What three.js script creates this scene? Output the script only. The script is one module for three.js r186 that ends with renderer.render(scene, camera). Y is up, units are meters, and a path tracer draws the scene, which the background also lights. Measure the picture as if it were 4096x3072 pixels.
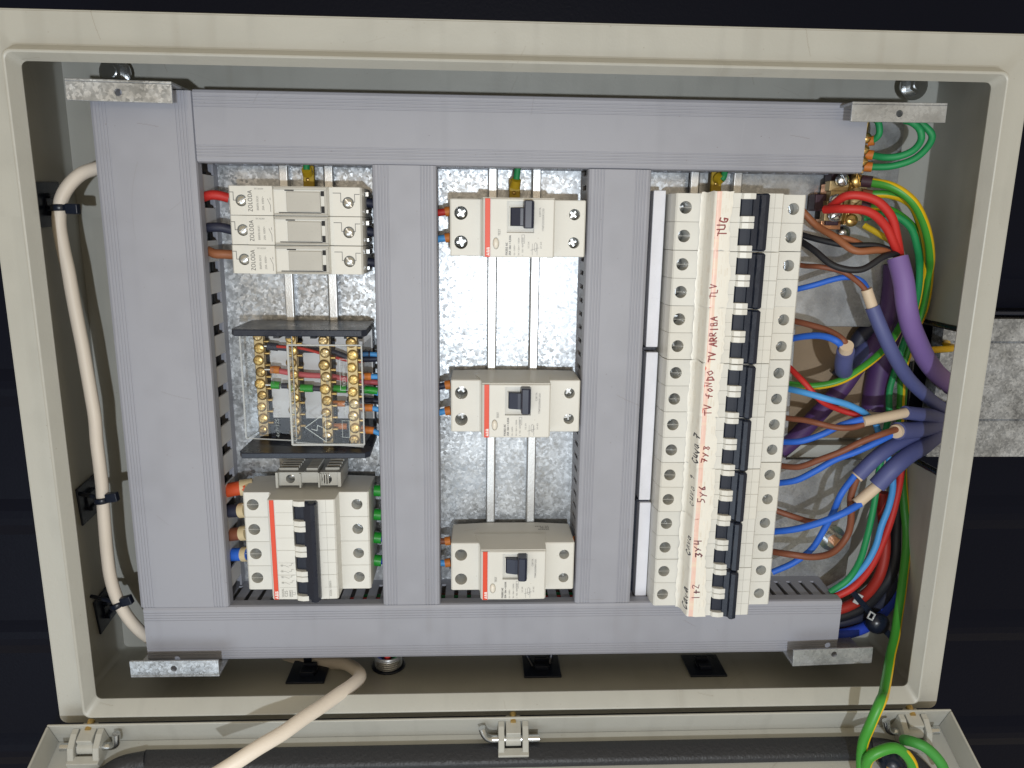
import * as THREE from 'three';
import { RoundedBoxGeometry } from 'three/addons/geometries/RoundedBoxGeometry.js';
import { mergeGeometries, toCreasedNormals } from 'three/addons/utils/BufferGeometryUtils.js';
import { RectAreaLightUniformsLib } from 'three/addons/lights/RectAreaLightUniformsLib.js';
import { Brush, Evaluator, SUBTRACTION } from 'three-bvh-csg';

// ---------------------------------------------------------------- camera, light, exposure
const S = 0.001;                                  // all sizes below are written in millimetres
const scene = new THREE.Scene();
const camera = new THREE.PerspectiveCamera(54.67, 4 / 3, 0.01, 20);
const CAM = new THREE.Vector3(-5.534, -0.317, 519);
const FWD = new THREE.Vector3(0.04549, -0.21114, -0.9764), UPV = new THREE.Vector3(-0.00316, 0.97737, -0.2115);
camera.position.copy(CAM).multiplyScalar(S);
camera.up.copy(UPV);
camera.lookAt(CAM.clone().add(FWD.clone().multiplyScalar(100)).multiplyScalar(S));
scene.background = new THREE.Color(0.52, 0.44, 0.31);   // the dim room that the panel faces
const lamp = new THREE.PointLight(new THREE.Color(0.90, 0.97, 1.03), 1.46, 0, 2);      // work light held beside the photographer
lamp.position.set(0.045, -0.11, 1.02); lamp.castShadow = true; lamp.shadow.radius = 0.5;
scene.add(lamp);
RectAreaLightUniformsLib.init();
const ceiling = new THREE.RectAreaLight(new THREE.Color(1.0, 0.80, 0.58), 2.6, 1.7, 0.28);   // warm tube light of the room, behind the photographer
ceiling.position.set(-0.05, 0.16, 2.0); ceiling.lookAt(-0.05, -0.08, 0);
scene.add(ceiling);
const day = new THREE.RectAreaLight(new THREE.Color(0.72, 0.86, 1.0), 2.4, 1.1, 0.6);           // cool daylight coming in low from the left
day.position.set(-0.55, -0.75, 1.35); day.lookAt(-0.05, -0.12, 0);
scene.add(day);
const renderer = new THREE.WebGLRenderer({ antialias: true });
renderer.setSize(1024, 768);
renderer.toneMapping = THREE.LinearToneMapping; renderer.toneMappingExposure = 0.94;
renderer.shadowMap.enabled = true;

// ---------------------------------------------------------------- helpers
let seed = 7; const rnd = () => ((seed = (seed * 1664525 + 1013904223) >>> 0) / 4294967296);
const used = {}; const numbered = (n) => { const k = used[n] = (used[n] ?? -1) + 1; return k ? n + '_' + String(k).padStart(3, '0') : n; };
const base = new Map();
function thing(name, label, category, o = [0, 0, 0], group) {
  const g = new THREE.Group(); g.name = numbered(name); g.position.set(o[0] * S, o[1] * S, o[2] * S);
  g.userData = { label, category }; if (group) g.userData.group = group;
  base.set(g, o); scene.add(g); return g;
}
function shade(m) { m.castShadow = m.receiveShadow = true; return m; }
function boxUV(g, tile = 100) {                    // uv in millimetres over the tile, by the face's main direction
  const t = g.index ? g.toNonIndexed() : g; const p = t.attributes.position, uv = new Float32Array(p.count * 2);
  const a = new THREE.Vector3(), b = new THREE.Vector3(), c = new THREE.Vector3();
  for (let i = 0; i < p.count; i += 3) {
    a.fromBufferAttribute(p, i); b.fromBufferAttribute(p, i + 1); c.fromBufferAttribute(p, i + 2);
    const n = b.clone().sub(a).cross(c.clone().sub(a)); const x = Math.abs(n.x), y = Math.abs(n.y), z = Math.abs(n.z);
    for (let k = 0; k < 3; k++) {
      const X = p.getX(i + k), Y = p.getY(i + k), Z = p.getZ(i + k);
      const [u, v] = z >= x && z >= y ? [X, Y] : x >= y ? [Z, Y] : [X, Z];
      uv[(i + k) * 2] = u / tile; uv[(i + k) * 2 + 1] = v / tile;
    }
  }
  t.setAttribute('uv', new THREE.BufferAttribute(uv, 2)); return t;
}
// a part given in world millimetres, under a thing (or under a part of it)
function part(name, geo, mat, parent, label) {
  let top = parent; while (top.parent && top.parent !== scene) top = top.parent;
  const o = base.get(top) ?? [0, 0, 0];
  const g = geo.clone(); g.translate(-o[0], -o[1], -o[2]); g.scale(S, S, S);
  const m = shade(new THREE.Mesh(g, mat)); m.name = name; if (label) m.userData.label = label;
  parent.add(m); return m;
}
// a part in the thing's own millimetres, sharing a geometry already scaled to metres
function put(name, geoM, mat, parent, x, y, z, label) {
  const m = shade(new THREE.Mesh(geoM, mat)); m.name = name; m.position.set(x * S, y * S, z * S); if (label) m.userData.label = label; parent.add(m); return m;
}
const toM = (g) => { const c = g.clone(); c.scale(S, S, S); return c; };
function bx(x0, x1, y0, y1, z0, z1, r = 0.35) {
  const w = Math.abs(x1 - x0), h = Math.abs(y1 - y0), d = Math.abs(z1 - z0), rr = Math.min(r, w * 0.45, h * 0.45, d * 0.45);
  const g = rr > 0 ? new RoundedBoxGeometry(w, h, d, 1, rr) : new THREE.BoxGeometry(w, h, d);
  g.translate((x0 + x1) / 2, (y0 + y1) / 2, (z0 + z1) / 2); return boxUV(g);
}
function clean(g) { const t = g.index ? g.toNonIndexed() : g; for (const k of Object.keys(t.attributes)) if (!['position', 'normal', 'uv'].includes(k)) t.deleteAttribute(k); t.clearGroups(); return t; }
const join = (...gs) => mergeGeometries(gs.map(clean));
// outline in (x, z), swept from y = 0 down to y = -len
function prof(pts, len, b = 0.4) {
  const s = new THREE.Shape(pts.map(([x, z]) => new THREE.Vector2(x, z)));
  const g = new THREE.ExtrudeGeometry(s, { depth: len - 2 * b, bevelEnabled: b > 0, bevelThickness: b, bevelSize: b, bevelOffset: -b, bevelSegments: 1, steps: 1, curveSegments: 4 });
  g.translate(0, 0, b); g.rotateX(Math.PI / 2); return boxUV(g);
}
function flipWinding(g) { const p = g.attributes; for (const k of ['position', 'normal', 'uv']) { const a = p[k].array, n = p[k].itemSize; for (let i = 0; i < a.length; i += 3 * n) for (let j = 0; j < n; j++) [a[i + j], a[i + n + j]] = [a[i + n + j], a[i + j]]; } return g; }
const ev = new Evaluator(); ev.useGroups = false; ev.attributes = ['position', 'normal', 'uv'];
function cut(g, ...tools) {
  let a = new Brush(clean(g)); a.updateMatrixWorld();
  for (const t of tools) { const b = new Brush(clean(boxUV(t))); b.updateMatrixWorld(); a = ev.evaluate(a, b, SUBTRACTION); a.updateMatrixWorld(); }
  return boxUV(clean(a.geometry));
}
const cylZ = (x, y, z0, z1, r, n = 28, r2 = r) => { const g = new THREE.CylinderGeometry(r2, r, z1 - z0, n); g.rotateX(Math.PI / 2); g.translate(x, y, (z0 + z1) / 2); return g; };
// a pixel of a photograph 4096 wide, at a height over the mounting plate, as millimetres
const RIGHT = new THREE.Vector3().crossVectors(FWD, UPV).normalize(), UP2 = new THREE.Vector3().crossVectors(RIGHT, FWD).normalize(), FW = FWD.clone().normalize();
function at(px, py, z) {
  const d = FW.clone().addScaledVector(RIGHT, (px - 2048) / 2972.2).addScaledVector(UP2, -(py - 1536) / 2972.2);
  const t = (z - CAM.z) / d.z; return [CAM.x + d.x * t, CAM.y + d.y * t, z];
}
const view = (ox, oy, s) => (x, y, z) => at(ox + x / s, oy + y / s, z);
let bends = 0;
function tube(pts, r, radial = 12, per = 2.2) {
  let c = new THREE.CatmullRomCurve3(pts.map((p) => new THREE.Vector3(...p)), false, 'centripetal');
  const len = c.getLength(), k = Math.round(len / 16); bends++;
  if (k > 3) { const q = c.getSpacedPoints(k); q.forEach((p, i) => { if (i && i < k) { const a = Math.min(0.22 * r, 0.75); p.x += (hash(i, bends, 1) - 0.5) * a; p.y += (hash(i, bends, 2) - 0.5) * a; p.z += (hash(i, bends, 3) - 0.5) * a; } }); c = new THREE.CatmullRomCurve3(q, false, 'centripetal'); }
  const n = Math.max(6, Math.min(160, Math.round(c.getLength() / per)));
  const g = new THREE.TubeGeometry(c, n, r, radial);
  const uv = g.attributes.uv, L = c.getLength(); for (let i = 0; i < uv.count; i++) uv.setX(i, uv.getX(i) * L / 100);
  const caps = [];
  for (const e of [0, 1]) { const p = c.getPoint(e), t = c.getTangent(e); const d = new THREE.CircleGeometry(r, radial); d.lookAt(t.multiplyScalar(e ? 1 : -1)); d.translate(p.x, p.y, p.z); caps.push(d); }
  return join(g, ...caps);
}
const curveOf = (pts) => new THREE.CatmullRomCurve3(pts.map((p) => new THREE.Vector3(...p)), false, 'centripetal');
function rod(a, b, r, n = 14, r2 = r) {
  const A = new THREE.Vector3(...a), B = new THREE.Vector3(...b), d = B.clone().sub(A);
  const g = new THREE.CylinderGeometry(r2, r, d.length(), n); g.applyQuaternion(new THREE.Quaternion().setFromUnitVectors(new THREE.Vector3(0, 1, 0), d.clone().normalize()));
  g.translate((A.x + B.x) / 2, (A.y + B.y) / 2, (A.z + B.z) / 2); return g;
}

// ---------------------------------------------------------------- textures
function hash(x, y, k = 0) { let h = Math.imul(x, 374761393) + Math.imul(y, 668265263) + Math.imul(k, 974711); h = Math.imul(h ^ (h >>> 13), 1274126177); return ((h ^ (h >>> 16)) >>> 0) / 4294967296; }
function vnoise(x, y, p, k) {
  const xi = Math.floor(x), yi = Math.floor(y), fx = x - xi, fy = y - yi, w = (a) => ((a % p) + p) % p, s = (t) => t * t * (3 - 2 * t);
  const a = hash(w(xi), w(yi), k), b = hash(w(xi + 1), w(yi), k), c = hash(w(xi), w(yi + 1), k), d = hash(w(xi + 1), w(yi + 1), k);
  return a + (b - a) * s(fx) + (c - a) * s(fy) + (a - b - c + d) * s(fx) * s(fy);
}
function dataTex(n, fn, srgb = false) {
  const d = new Uint8Array(n * n * 4);
  for (let y = 0; y < n; y++) for (let x = 0; x < n; x++) { const v = fn(x / n, y / n), i = (y * n + x) * 4; for (let k = 0; k < 3; k++) d[i + k] = Math.max(0, Math.min(255, Math.round(255 * (Array.isArray(v) ? v[k] : v)))); d[i + 3] = 255; }
  const t = new THREE.DataTexture(d, n, n); t.wrapS = t.wrapT = THREE.RepeatWrapping; t.magFilter = THREE.LinearFilter; t.minFilter = THREE.LinearMipmapLinearFilter; t.generateMipmaps = true;
  if (srgb) t.colorSpace = THREE.SRGBColorSpace; t.needsUpdate = true; return t;
}
// hot-dip zinc: small crystals, each with its own tone and tilt
function spangle(n, cells, k, tilt, contrast = 1) {
  const id = new Float32Array(n * n * 3);
  for (let y = 0; y < n; y++) for (let x = 0; x < n; x++) {
    const wob = (vnoise(x / n * cells * 2, y / n * cells * 2, cells * 2, k + 9) - 0.5) * 0.9, wob2 = (vnoise(x / n * cells * 2, y / n * cells * 2, cells * 2, k + 10) - 0.5) * 0.9;
    const u = x / n * cells + wob, v = y / n * cells + wob2, xi = Math.floor(u), yi = Math.floor(v); let best = 9, bx_ = 0, by_ = 0;
    for (let j = -1; j <= 1; j++) for (let i = -1; i <= 1; i++) {
      const cx = ((xi + i) % cells + cells) % cells, cy = ((yi + j) % cells + cells) % cells;
      const dx = xi + i + hash(cx, cy, k) - u, dy = yi + j + hash(cx, cy, k + 1) - v, th = hash(cx, cy, k + 2) * Math.PI, c = Math.cos(th), s = Math.sin(th);
      const a = dx * c + dy * s, b = (dy * c - dx * s) * 1.9, d = a * a + b * b; if (d < best) { best = d; bx_ = cx; by_ = cy; }
    }
    const i = (y * n + x) * 3; id[i] = hash(bx_, by_, k + 3); id[i + 1] = hash(bx_, by_, k + 4); id[i + 2] = hash(bx_, by_, k + 5);
  }
  const get = (u, v) => { const i = ((Math.floor(v * n) % n) * n + (Math.floor(u * n) % n)) * 3; return [id[i], id[i + 1], id[i + 2]]; };
  const cloud = (u, v) => vnoise(u * 5, v * 5, 5, k + 20) * 0.6 + vnoise(u * 17, v * 17, 17, k + 21) * 0.4;
  return {
    map: dataTex(n, (u, v) => { const [a] = get(u, v), c = cloud(u, v), g = 0.76 + contrast * (0.15 * (a - 0.5) + 0.24 * (c - 0.5)); return [g * 0.985, g * 0.995, g * 1.01]; }, true),
    roughnessMap: dataTex(n, (u, v) => { const [, , c] = get(u, v); return [0, 0.46 + 0.08 * (c - 0.5) + 0.22 * (cloud(u, v) - 0.5), 0]; }),
    normalMap: dataTex(n, (u, v) => { const [a, b] = get(u, v); const f = (vnoise(u * 200, v * 200, 200, k + 30) - 0.5) * 0.012; return [0.5 + (a - 0.5) * tilt + f, 0.5 + (b - 0.5) * tilt - f, 0.99]; }),
  };
}
const zinc = spangle(1024, 62, 3, 0.058, 0.8);
const dull = spangle(512, 74, 83, 0.10, 1.7);
const peel = dataTex(512, (u, v) => 0.55 * vnoise(u * 60, v * 60, 60, 41) + 0.45 * vnoise(u * 130, v * 130, 130, 42));
const peelFine = dataTex(512, (u, v) => vnoise(u * 160, v * 160, 160, 51) * 0.6 + vnoise(u * 256, v * 256, 256, 52) * 0.4);
const smudge = dataTex(512, (u, v) => 0.92 + 0.08 * (0.6 * vnoise(u * 4, v * 4, 4, 61) + 0.4 * vnoise(u * 13, v * 13, 13, 62)) - (vnoise(u * 90, v * 90, 90, 63) > 0.9 ? 0.02 : 0), true);
// long-scale wear: a 400 mm tile with faint clouds, rubbed streaks, dust and hair scratches
function worn(base, k, scratches, streaks, specks) {
  const n = 1024, f = new Float32Array(n * n).fill(1);
  for (let y = 0; y < n; y++) for (let x = 0; x < n; x++) { const u = x / n, v = y / n; f[y * n + x] = 0.955 + 0.05 * vnoise(u * 7, v * 7, 7, k) + 0.03 * vnoise(u * 40, v * 40, 40, k + 1) - streaks * Math.max(0, vnoise(u * 60, v * 3, 60, k + 2) - 0.62); }
  for (let i = 0; i < scratches; i++) { let x = hash(i, 1, k) * n, y = hash(i, 2, k) * n; const a = hash(i, 3, k) * 6.28, L = 20 + 120 * hash(i, 4, k) ** 2, d = (hash(i, 5, k) > 0.45 ? 0.05 : -0.07) * (0.4 + hash(i, 6, k)); for (let t = 0; t < L; t++) { x += Math.cos(a + t * 0.004); y += Math.sin(a + t * 0.004); f[(((Math.floor(y) % n) + n) % n) * n + (((Math.floor(x) % n) + n) % n)] += d; } }
  for (let i = 0; i < specks; i++) { const x = Math.floor(hash(i, 7, k) * n), y = Math.floor(hash(i, 8, k) * n), d = -0.05 - 0.16 * hash(i, 9, k) ** 3; f[y * n + x] += d; if (hash(i, 10, k) > 0.6) f[y * n + (x + 1) % n] += d * 0.7; }
  const t = dataTex(n, (u, v) => { const g = f[Math.floor(v * n) * n + Math.floor(u * n)]; return [g, g * (1 - 0.3 * Math.max(0, 0.97 - g)), g * (1 - 0.6 * Math.max(0, 0.97 - g))]; }, true); t.repeat.set(0.25, 0.25); return t;
}
const wornPaint = worn(1, 201, 26, 0.10, 500), wornDuct = worn(1, 231, 60, 0.05, 420), wornDevice = worn(1, 261, 40, 0.0, 900);
const gloss = dataTex(256, (u, v) => [0, 0.85 + 0.3 * (vnoise(u * 6, v * 6, 6, 71) - 0.5) + 0.2 * (vnoise(u * 40, v * 40, 40, 72) - 0.5), 0]);
const stripeDir = new Map();
const std = (o) => new THREE.MeshStandardMaterial(o);
const lin = (r, g, b) => new THREE.Color().setRGB(r, g, b);
const M = {
  paint: std({ color: lin(0.435, 0.435, 0.402), roughness: 0.42, map: wornPaint, bumpMap: peel, bumpScale: 0.00005 }),
  duct: std({ color: lin(0.33, 0.34, 0.395), roughness: 0.50, map: wornDuct, bumpMap: peelFine, bumpScale: 0.00002 }),
  finger: std({ color: lin(0.74, 0.74, 0.76), roughness: 0.5, map: smudge }),
  white: std({ color: lin(0.70, 0.695, 0.66), roughness: 0.46, map: wornDevice, bumpMap: peelFine, bumpScale: 0.00003 }),
  cream: std({ color: lin(0.71, 0.71, 0.68), roughness: 0.40, map: wornDevice, bumpMap: peelFine, bumpScale: 0.00002 }),
  creamB: std({ color: lin(0.70, 0.69, 0.645), roughness: 0.42, map: wornDevice, bumpMap: peelFine, bumpScale: 0.00002 }),
  creamC: std({ color: lin(0.68, 0.68, 0.65), roughness: 0.38, map: wornDevice, bumpMap: peelFine, bumpScale: 0.00002 }),
  button: std({ color: lin(0.80, 0.76, 0.68), roughness: 0.35 }),
  grey: std({ color: lin(0.50, 0.50, 0.47), roughness: 0.45, map: smudge }),
  lever: std({ color: lin(0.52, 0.51, 0.475), roughness: 0.45, map: smudge }),
  black: std({ color: lin(0.009, 0.014, 0.030), roughness: 0.36, roughnessMap: gloss, bumpMap: peelFine, bumpScale: 0.00004 }),
  stem: std({ color: lin(0.009, 0.014, 0.030), roughness: 0.6 }),
  navy: std({ color: lin(0.012, 0.017, 0.042), roughness: 0.34 }),
  dark: std({ color: lin(0.012, 0.012, 0.014), roughness: 0.7 }),
  foam: std({ color: lin(0.022, 0.024, 0.030), roughness: 0.50, bumpMap: peel, bumpScale: 0.00035 }),
  sheet: new THREE.MeshPhysicalMaterial({ color: lin(0.0020, 0.0034, 0.0105), roughness: 0.40, specularIntensity: 0.20, bumpMap: peel, bumpScale: 0.00008 }),
  red: std({ color: lin(0.72, 0.065, 0.022), roughness: 0.45 }),
  paper: std({ color: lin(0.80, 0.80, 0.82), roughness: 0.8, map: smudge }),
  strip: std({ color: lin(0.86, 0.87, 0.95), roughness: 0.35, map: smudge }),
  tan: std({ color: lin(0.34, 0.25, 0.165), roughness: 0.8, map: smudge, bumpMap: peelFine, bumpScale: 0.0001 }),
  zinc: std({ color: lin(0.80, 0.82, 0.84), metalness: 0.62, roughness: 0.78, ...zinc }),
  zincDull: std({ color: lin(0.64, 0.67, 0.72), metalness: 0.5, roughness: 1, ...dull }),
  rail: std({ color: lin(0.62, 0.63, 0.64), metalness: 0.85, roughness: 0.38, bumpMap: peelFine, bumpScale: 0.00005 }),
  steel: std({ color: lin(0.66, 0.68, 0.70), metalness: 1, roughness: 0.24 }),
  brass: std({ color: lin(0.60, 0.42, 0.16), metalness: 1, roughness: 0.36 }),
  brassBar: std({ color: lin(0.50, 0.38, 0.20), metalness: 0.75, roughness: 0.5 }),
  tarnish: std({ color: lin(0.42, 0.29, 0.12), metalness: 1, roughness: 0.34 }), tarnishB: std({ color: lin(0.52, 0.40, 0.22), metalness: 1, roughness: 0.28 }),
  copper: std({ color: lin(0.70, 0.36, 0.20), metalness: 1, roughness: 0.35 }),
  clear: new THREE.MeshPhysicalMaterial({ color: lin(0.95, 0.97, 0.98), roughness: 0.05, transmission: 1, thickness: 0, ior: 1.49 }),
  edge: new THREE.MeshPhysicalMaterial({ color: lin(0.75, 0.78, 0.80), roughness: 0.12, transmission: 0.45, thickness: 0, ior: 1.49 }),
};
const plastic = (r, g, b, rough = 0.54) => std({ color: lin(r, g, b), roughness: rough, bumpMap: peelFine, bumpScale: 0.00002 });
const W = {
  red: plastic(0.50, 0.022, 0.018), redDeep: plastic(0.36, 0.022, 0.014), orangeRed: plastic(0.56, 0.075, 0.02), black: plastic(0.010, 0.011, 0.016), brown: plastic(0.20, 0.065, 0.032), tanBrown: plastic(0.29, 0.105, 0.045),
  blue: plastic(0.022, 0.13, 0.62), lightBlue: plastic(0.07, 0.32, 0.72), deepBlue: plastic(0.02, 0.045, 0.42), green: plastic(0.012, 0.27, 0.085), leaf: plastic(0.045, 0.28, 0.045), ferruleGreen: plastic(0.012, 0.30, 0.028, 0.3),
  orange: plastic(0.56, 0.17, 0.025), yellow: plastic(0.62, 0.43, 0.015), lugYellow: plastic(0.45, 0.30, 0.01), cordCream: plastic(0.86, 0.78, 0.69, 0.5), purple: plastic(0.185, 0.115, 0.335, 0.6), purpleDeep: plastic(0.075, 0.032, 0.13), indigo: plastic(0.075, 0.09, 0.245),
  inner: plastic(0.62, 0.50, 0.37), shrink: plastic(0.045, 0.017, 0.03), pink: plastic(0.55, 0.10, 0.12), slate: plastic(0.02, 0.024, 0.05), collar: plastic(0.63, 0.52, 0.32),
};
// earth cable: green with a yellow stripe along the side that faces a given direction
function striped(limit, dir) {
  const n = 64, d = new Uint8Array(4 * n * 4);
  for (let y = 0; y < n; y++) for (let x = 0; x < 4; x++) d.set(y / n > limit ? [222, 182, 22, 255] : [62, 148, 50, 255], (y * 4 + x) * 4);
  const t = new THREE.DataTexture(d, 4, n); t.wrapS = THREE.RepeatWrapping; t.wrapT = THREE.ClampToEdgeWrapping; t.magFilter = THREE.LinearFilter; t.colorSpace = THREE.SRGBColorSpace; t.needsUpdate = true;
  const m = std({ map: t, roughness: 0.42 }); stripeDir.set(m, new THREE.Vector3(...dir).normalize()); return m;
}
// print: a canvas laid on a surface as a thin see-through film
function film(w, h, dens, draw, alpha = true) {
  const c = document.createElement('canvas'); c.width = Math.round(w * dens); c.height = Math.round(h * dens);
  const x = c.getContext('2d'); x.scale(dens, dens); draw(x, w, h);
  const t = new THREE.CanvasTexture(c); t.colorSpace = THREE.SRGBColorSpace; t.anisotropy = 4;
  return std({ map: t, roughness: 0.5, transparent: alpha });
}
function stick(name, mat, parent, w, h, x, y, z, turn = 0) { const g = new THREE.PlaneGeometry(w * S, h * S); g.rotateZ(turn); return put(name, g, mat, parent, x, y, z); }

// ---------------------------------------------------------------- the wall behind
{
  const pts = []; let y = 347;
  const outl = [];
  while (y > -760) { outl.push([y, -52], [y - 40, -52], [y - 44, -50.6], [y - 49, -49], [y - 55, -48.4], [y - 61, -49], [y - 66, -50.6], [y - 70, -52]); y -= 105; }
  const shp = outl; const pos = [];
  for (let i = 0; i + 1 < shp.length; i++) { const [a, za] = shp[i], [b, zb] = shp[i + 1]; if (a === b) continue; pos.push(-700, a, za, -700, b, zb, 800, b, zb, -700, a, za, 800, b, zb, 800, a, za); }
  const g = new THREE.BufferGeometry(); g.setAttribute('position', new THREE.Float32BufferAttribute(pos, 3)); g.computeVertexNormals();
  const back = bx(-700, 800, 420, -760, -60, -53, 0);
  const m = shade(new THREE.Mesh(toM(join(boxUV(g), back)), M.sheet)); m.name = 'wall'; m.userData = { label: 'black ribbed sheet metal wall behind the enclosure', category: 'wall', kind: 'structure' }; scene.add(m);
}
// ---------------------------------------------------------------- galvanised tray at the right
{
  const t = thing('cable_tray', 'galvanised steel tray running out to the right behind the enclosure', 'cable tray', [400, -122, -30]);
  const p = [[-67, -44], [-67, -30], [-84, -30], [-85, -31.2], [-86, -30], [-146, -30], [-147, -31.2], [-148, -30], [-177, -30], [-177, -44]];
  const s = new THREE.Shape(p.map(([y, z]) => new THREE.Vector2(-z, y))); const g = new THREE.ExtrudeGeometry(s, { depth: 300, bevelEnabled: false }); g.rotateY(Math.PI / 2); 
  g.translate(350, 0, 0);
  part('channel', boxUV(g), M.zincDull, t);
  part('rolled_edge', bx(350, 640, -61.5, -64.5, -42, -33, 1), M.black, t);
  part('end_tab', bx(300, 315, -66, -96, -14, -4, 2), M.zinc, t);
  part('end_tab', cut(bx(296, 312, -104, -130, -10, -8, 0.4)), M.zinc, t);
}
// ---------------------------------------------------------------- the enclosure
function ring(l, r, t, b, z, rad, n = 5) {        // rounded rectangle, anticlockwise
  const out = []; for (const [cx, cy, a0] of [[r - rad, t - rad, 0], [l + rad, t - rad, 90], [l + rad, b + rad, 180], [r - rad, b + rad, 270]]) for (let i = 0; i <= n; i++) { const a = (a0 + 90 * i / n) * Math.PI / 180; out.push([cx + rad * Math.cos(a), cy + rad * Math.sin(a), z]); }
  return out;
}
function loft(rings, crease = 0.5) {
  const pos = []; const n = rings[0].length;
  for (let k = 0; k + 1 < rings.length; k++) for (let i = 0; i < n; i++) { const a = rings[k][i], b = rings[k][(i + 1) % n], c = rings[k + 1][(i + 1) % n], d = rings[k + 1][i]; pos.push(...a, ...b, ...c, ...a, ...c, ...d); }
  const g = new THREE.BufferGeometry(); g.setAttribute('position', new THREE.Float32BufferAttribute(pos, 3)); g.computeVertexNormals();
  return boxUV(clean(boxUV(toCreasedNormals(g, crease))));
}
const OUT = [-285, 319, 111.6, -332], LIP = [-262.5, 298, 88.4, -319.5], OPN = [-256.6, 292.5, 83.4, -310.5];
const off = ([l, r, t, b], d) => [l + d, r - d, t - d, b + d];
const enclosure = thing('electrical_enclosure', 'beige painted steel electrical enclosure, open, with its door hanging below', 'electrical enclosure', [17, -110, -24]);
{
  const shell = loft([ring(...OUT, -24, 5), ring(...OUT, 66, 5), ring(...off(OUT, 0.6), 67.5, 5), ring(...off(OUT, 1.8), 67.4, 4), ring(...off(OUT, 1.8), -22, 4)]);
  part('side_walls', cut(shell, bx(310, 325, -66, -168, -14, 52, 0)), M.paint, enclosure);
  part('rim', loft([ring(...off(OUT, 0.3), 66.8, 5), ring(...off(OUT, 1.5), 68, 5), ring(...off(LIP, -5.2), 68, 7), ring(...off(LIP, -4.2), 68.7, 7), ring(...off(LIP, -0.3), 78.6, 5), ring(...off(LIP, 0.5), 79.8, 4.6), ring(...off(LIP, 1.2), 80, 4.4), ring(...off(LIP, 1.9), 79.6, 4.2), ring(...OPN, 72.2, 3.6), ring(...off(OPN, -0.2), 71.2, 3.6), ring(...off(OPN, -9), 65.8, 6), ring(...off(OUT, 1.5), 65.8, 4)]), M.paint, enclosure);
  part('back_panel', bx(OUT[0] + 1, OUT[1] - 1, OUT[2] - 1, OUT[3] + 1, -26, -22, 0), M.paint, enclosure);
  // black edging round the cable opening in the right side wall
  const ed = []; for (const [a, b] of [[[-66, -14], [-66, 52]], [[-66, 52], [-168, 52]], [[-168, 52], [-168, -14]], [[-168, -14], [-66, -14]]]) ed.push(rod([318, ...a], [318, ...b], 2.2, 10));
  part('opening_edging', join(...ed.map((g) => boxUV(g))), M.black, enclosure);
  // the door: a pan hinged along the bottom edge, hanging towards the viewer
  const al = 26 * Math.PI / 180, ca = Math.cos(al), sa = Math.sin(al), B0 = [0, -341.2, 73.2];
  const dm = new THREE.Matrix4().set(1, 0, 0, 0, 0, -sa, ca, B0[1], 0, ca, sa, B0[2], 0, 0, 0, 1);   // local (x, v out from the hinge, w inwards)
  const D = (g) => { const c = boxUV(clean(g)); c.applyMatrix4(dm); return flipWinding(c); };
  const fl = 1.6, H = 20, V = 150, L = -285, R = 320;
  const door = part('door', D(bx(L, R, 0, V, -1.6, 0, 0.5)), M.paint, enclosure);
  part('door_flange', D(join(bx(L, R, -fl, 0, -1.6, H, 0.7), bx(L, L + fl, 0, V, 0.05, H, 0.7), bx(R - fl, R, 0, V, 0.05, H, 0.7))), M.paint, door);
  const foam = new THREE.Shape(); foam.moveTo(7.6, 0.1); foam.lineTo(23, 0.1); foam.quadraticCurveTo(23.6, 4.5, 20, 5.5); foam.quadraticCurveTo(14, 6.6, 10.5, 5.2); foam.quadraticCurveTo(7.2, 4, 7.6, 0.1);
  const fg = new THREE.ExtrudeGeometry(foam, { depth: R - L - 118, bevelEnabled: false, curveSegments: 8 }); fg.applyMatrix4(new THREE.Matrix4().set(0, 0, 1, L + 62, 1, 0, 0, 0, 0, 1, 0, 0, 0, 0, 0, 1));
  const bend = (x0, sx) => tube([[x0, 15, 1.2], [x0 + sx * 12, 17, 1.2], [x0 + sx * 24, 26, 1.2], [x0 + sx * 31, 42, 1.2], [x0 + sx * 33, 70, 1.2], [x0 + sx * 33, 148, 1.2]], 7, 14);
  part('gasket', D(join(boxUV(fg), bend(L + 64, -1), bend(R - 58, 1))), M.foam, door);
  // three hinges
  for (const [hx, sgn, kind] of [[-259, 1, 0], [18.6, -1, 1], [293, -1, 2]]) {
    const cheek = (x0, x1) => { const s = new THREE.Shape(); s.moveTo(0.2, 0); s.lineTo(17, 0); s.lineTo(17, 7); s.lineTo(12, 14); s.lineTo(4, 17); s.lineTo(0.2, 17); const g = new THREE.ExtrudeGeometry(s, { depth: x1 - x0 - 0.8, bevelEnabled: true, bevelSize: 0.4, bevelThickness: 0.4, bevelOffset: -0.4, bevelSegments: 1 }); g.applyMatrix4(new THREE.Matrix4().set(0, 0, 1, x0 + 0.4, 1, 0, 0, 0, 0, 1, 0, 0, 0, 0, 0, 1)); return boxUV(g); };
    const h = part('hinge', D(join(cheek(hx - 10, hx - 6), cheek(hx + 6, hx + 10), bx(hx - 10.2, hx + 10.2, 13.5, 19, 0.1, 7.5, 0.6), bx(hx - 6, hx + 6, 0.2, 13.4, 0.1, 4, 0.3))), M.paint, enclosure);
    const pin = sgn > 0 ? [[hx - 17, 8, 8.5], [hx + 11, 8, 8.5], [hx + 15.5, 8, 8.8], [hx + 18.5, 7.6, 11], [hx + 19.5, 6.5, 15], [hx + 20, 5, 19]] : [[hx + 17.5, 8, 8.5], [hx - 11, 8, 8.5], [hx - 15, 8, 8.8], [hx - 18, 7.6, 11], [hx - 20, 6.5, 15], [hx - 21, 5, 18]];
    part('hinge_pin', D(tube(pin, 2.5, 14, 1)), M.steel, h);
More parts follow.
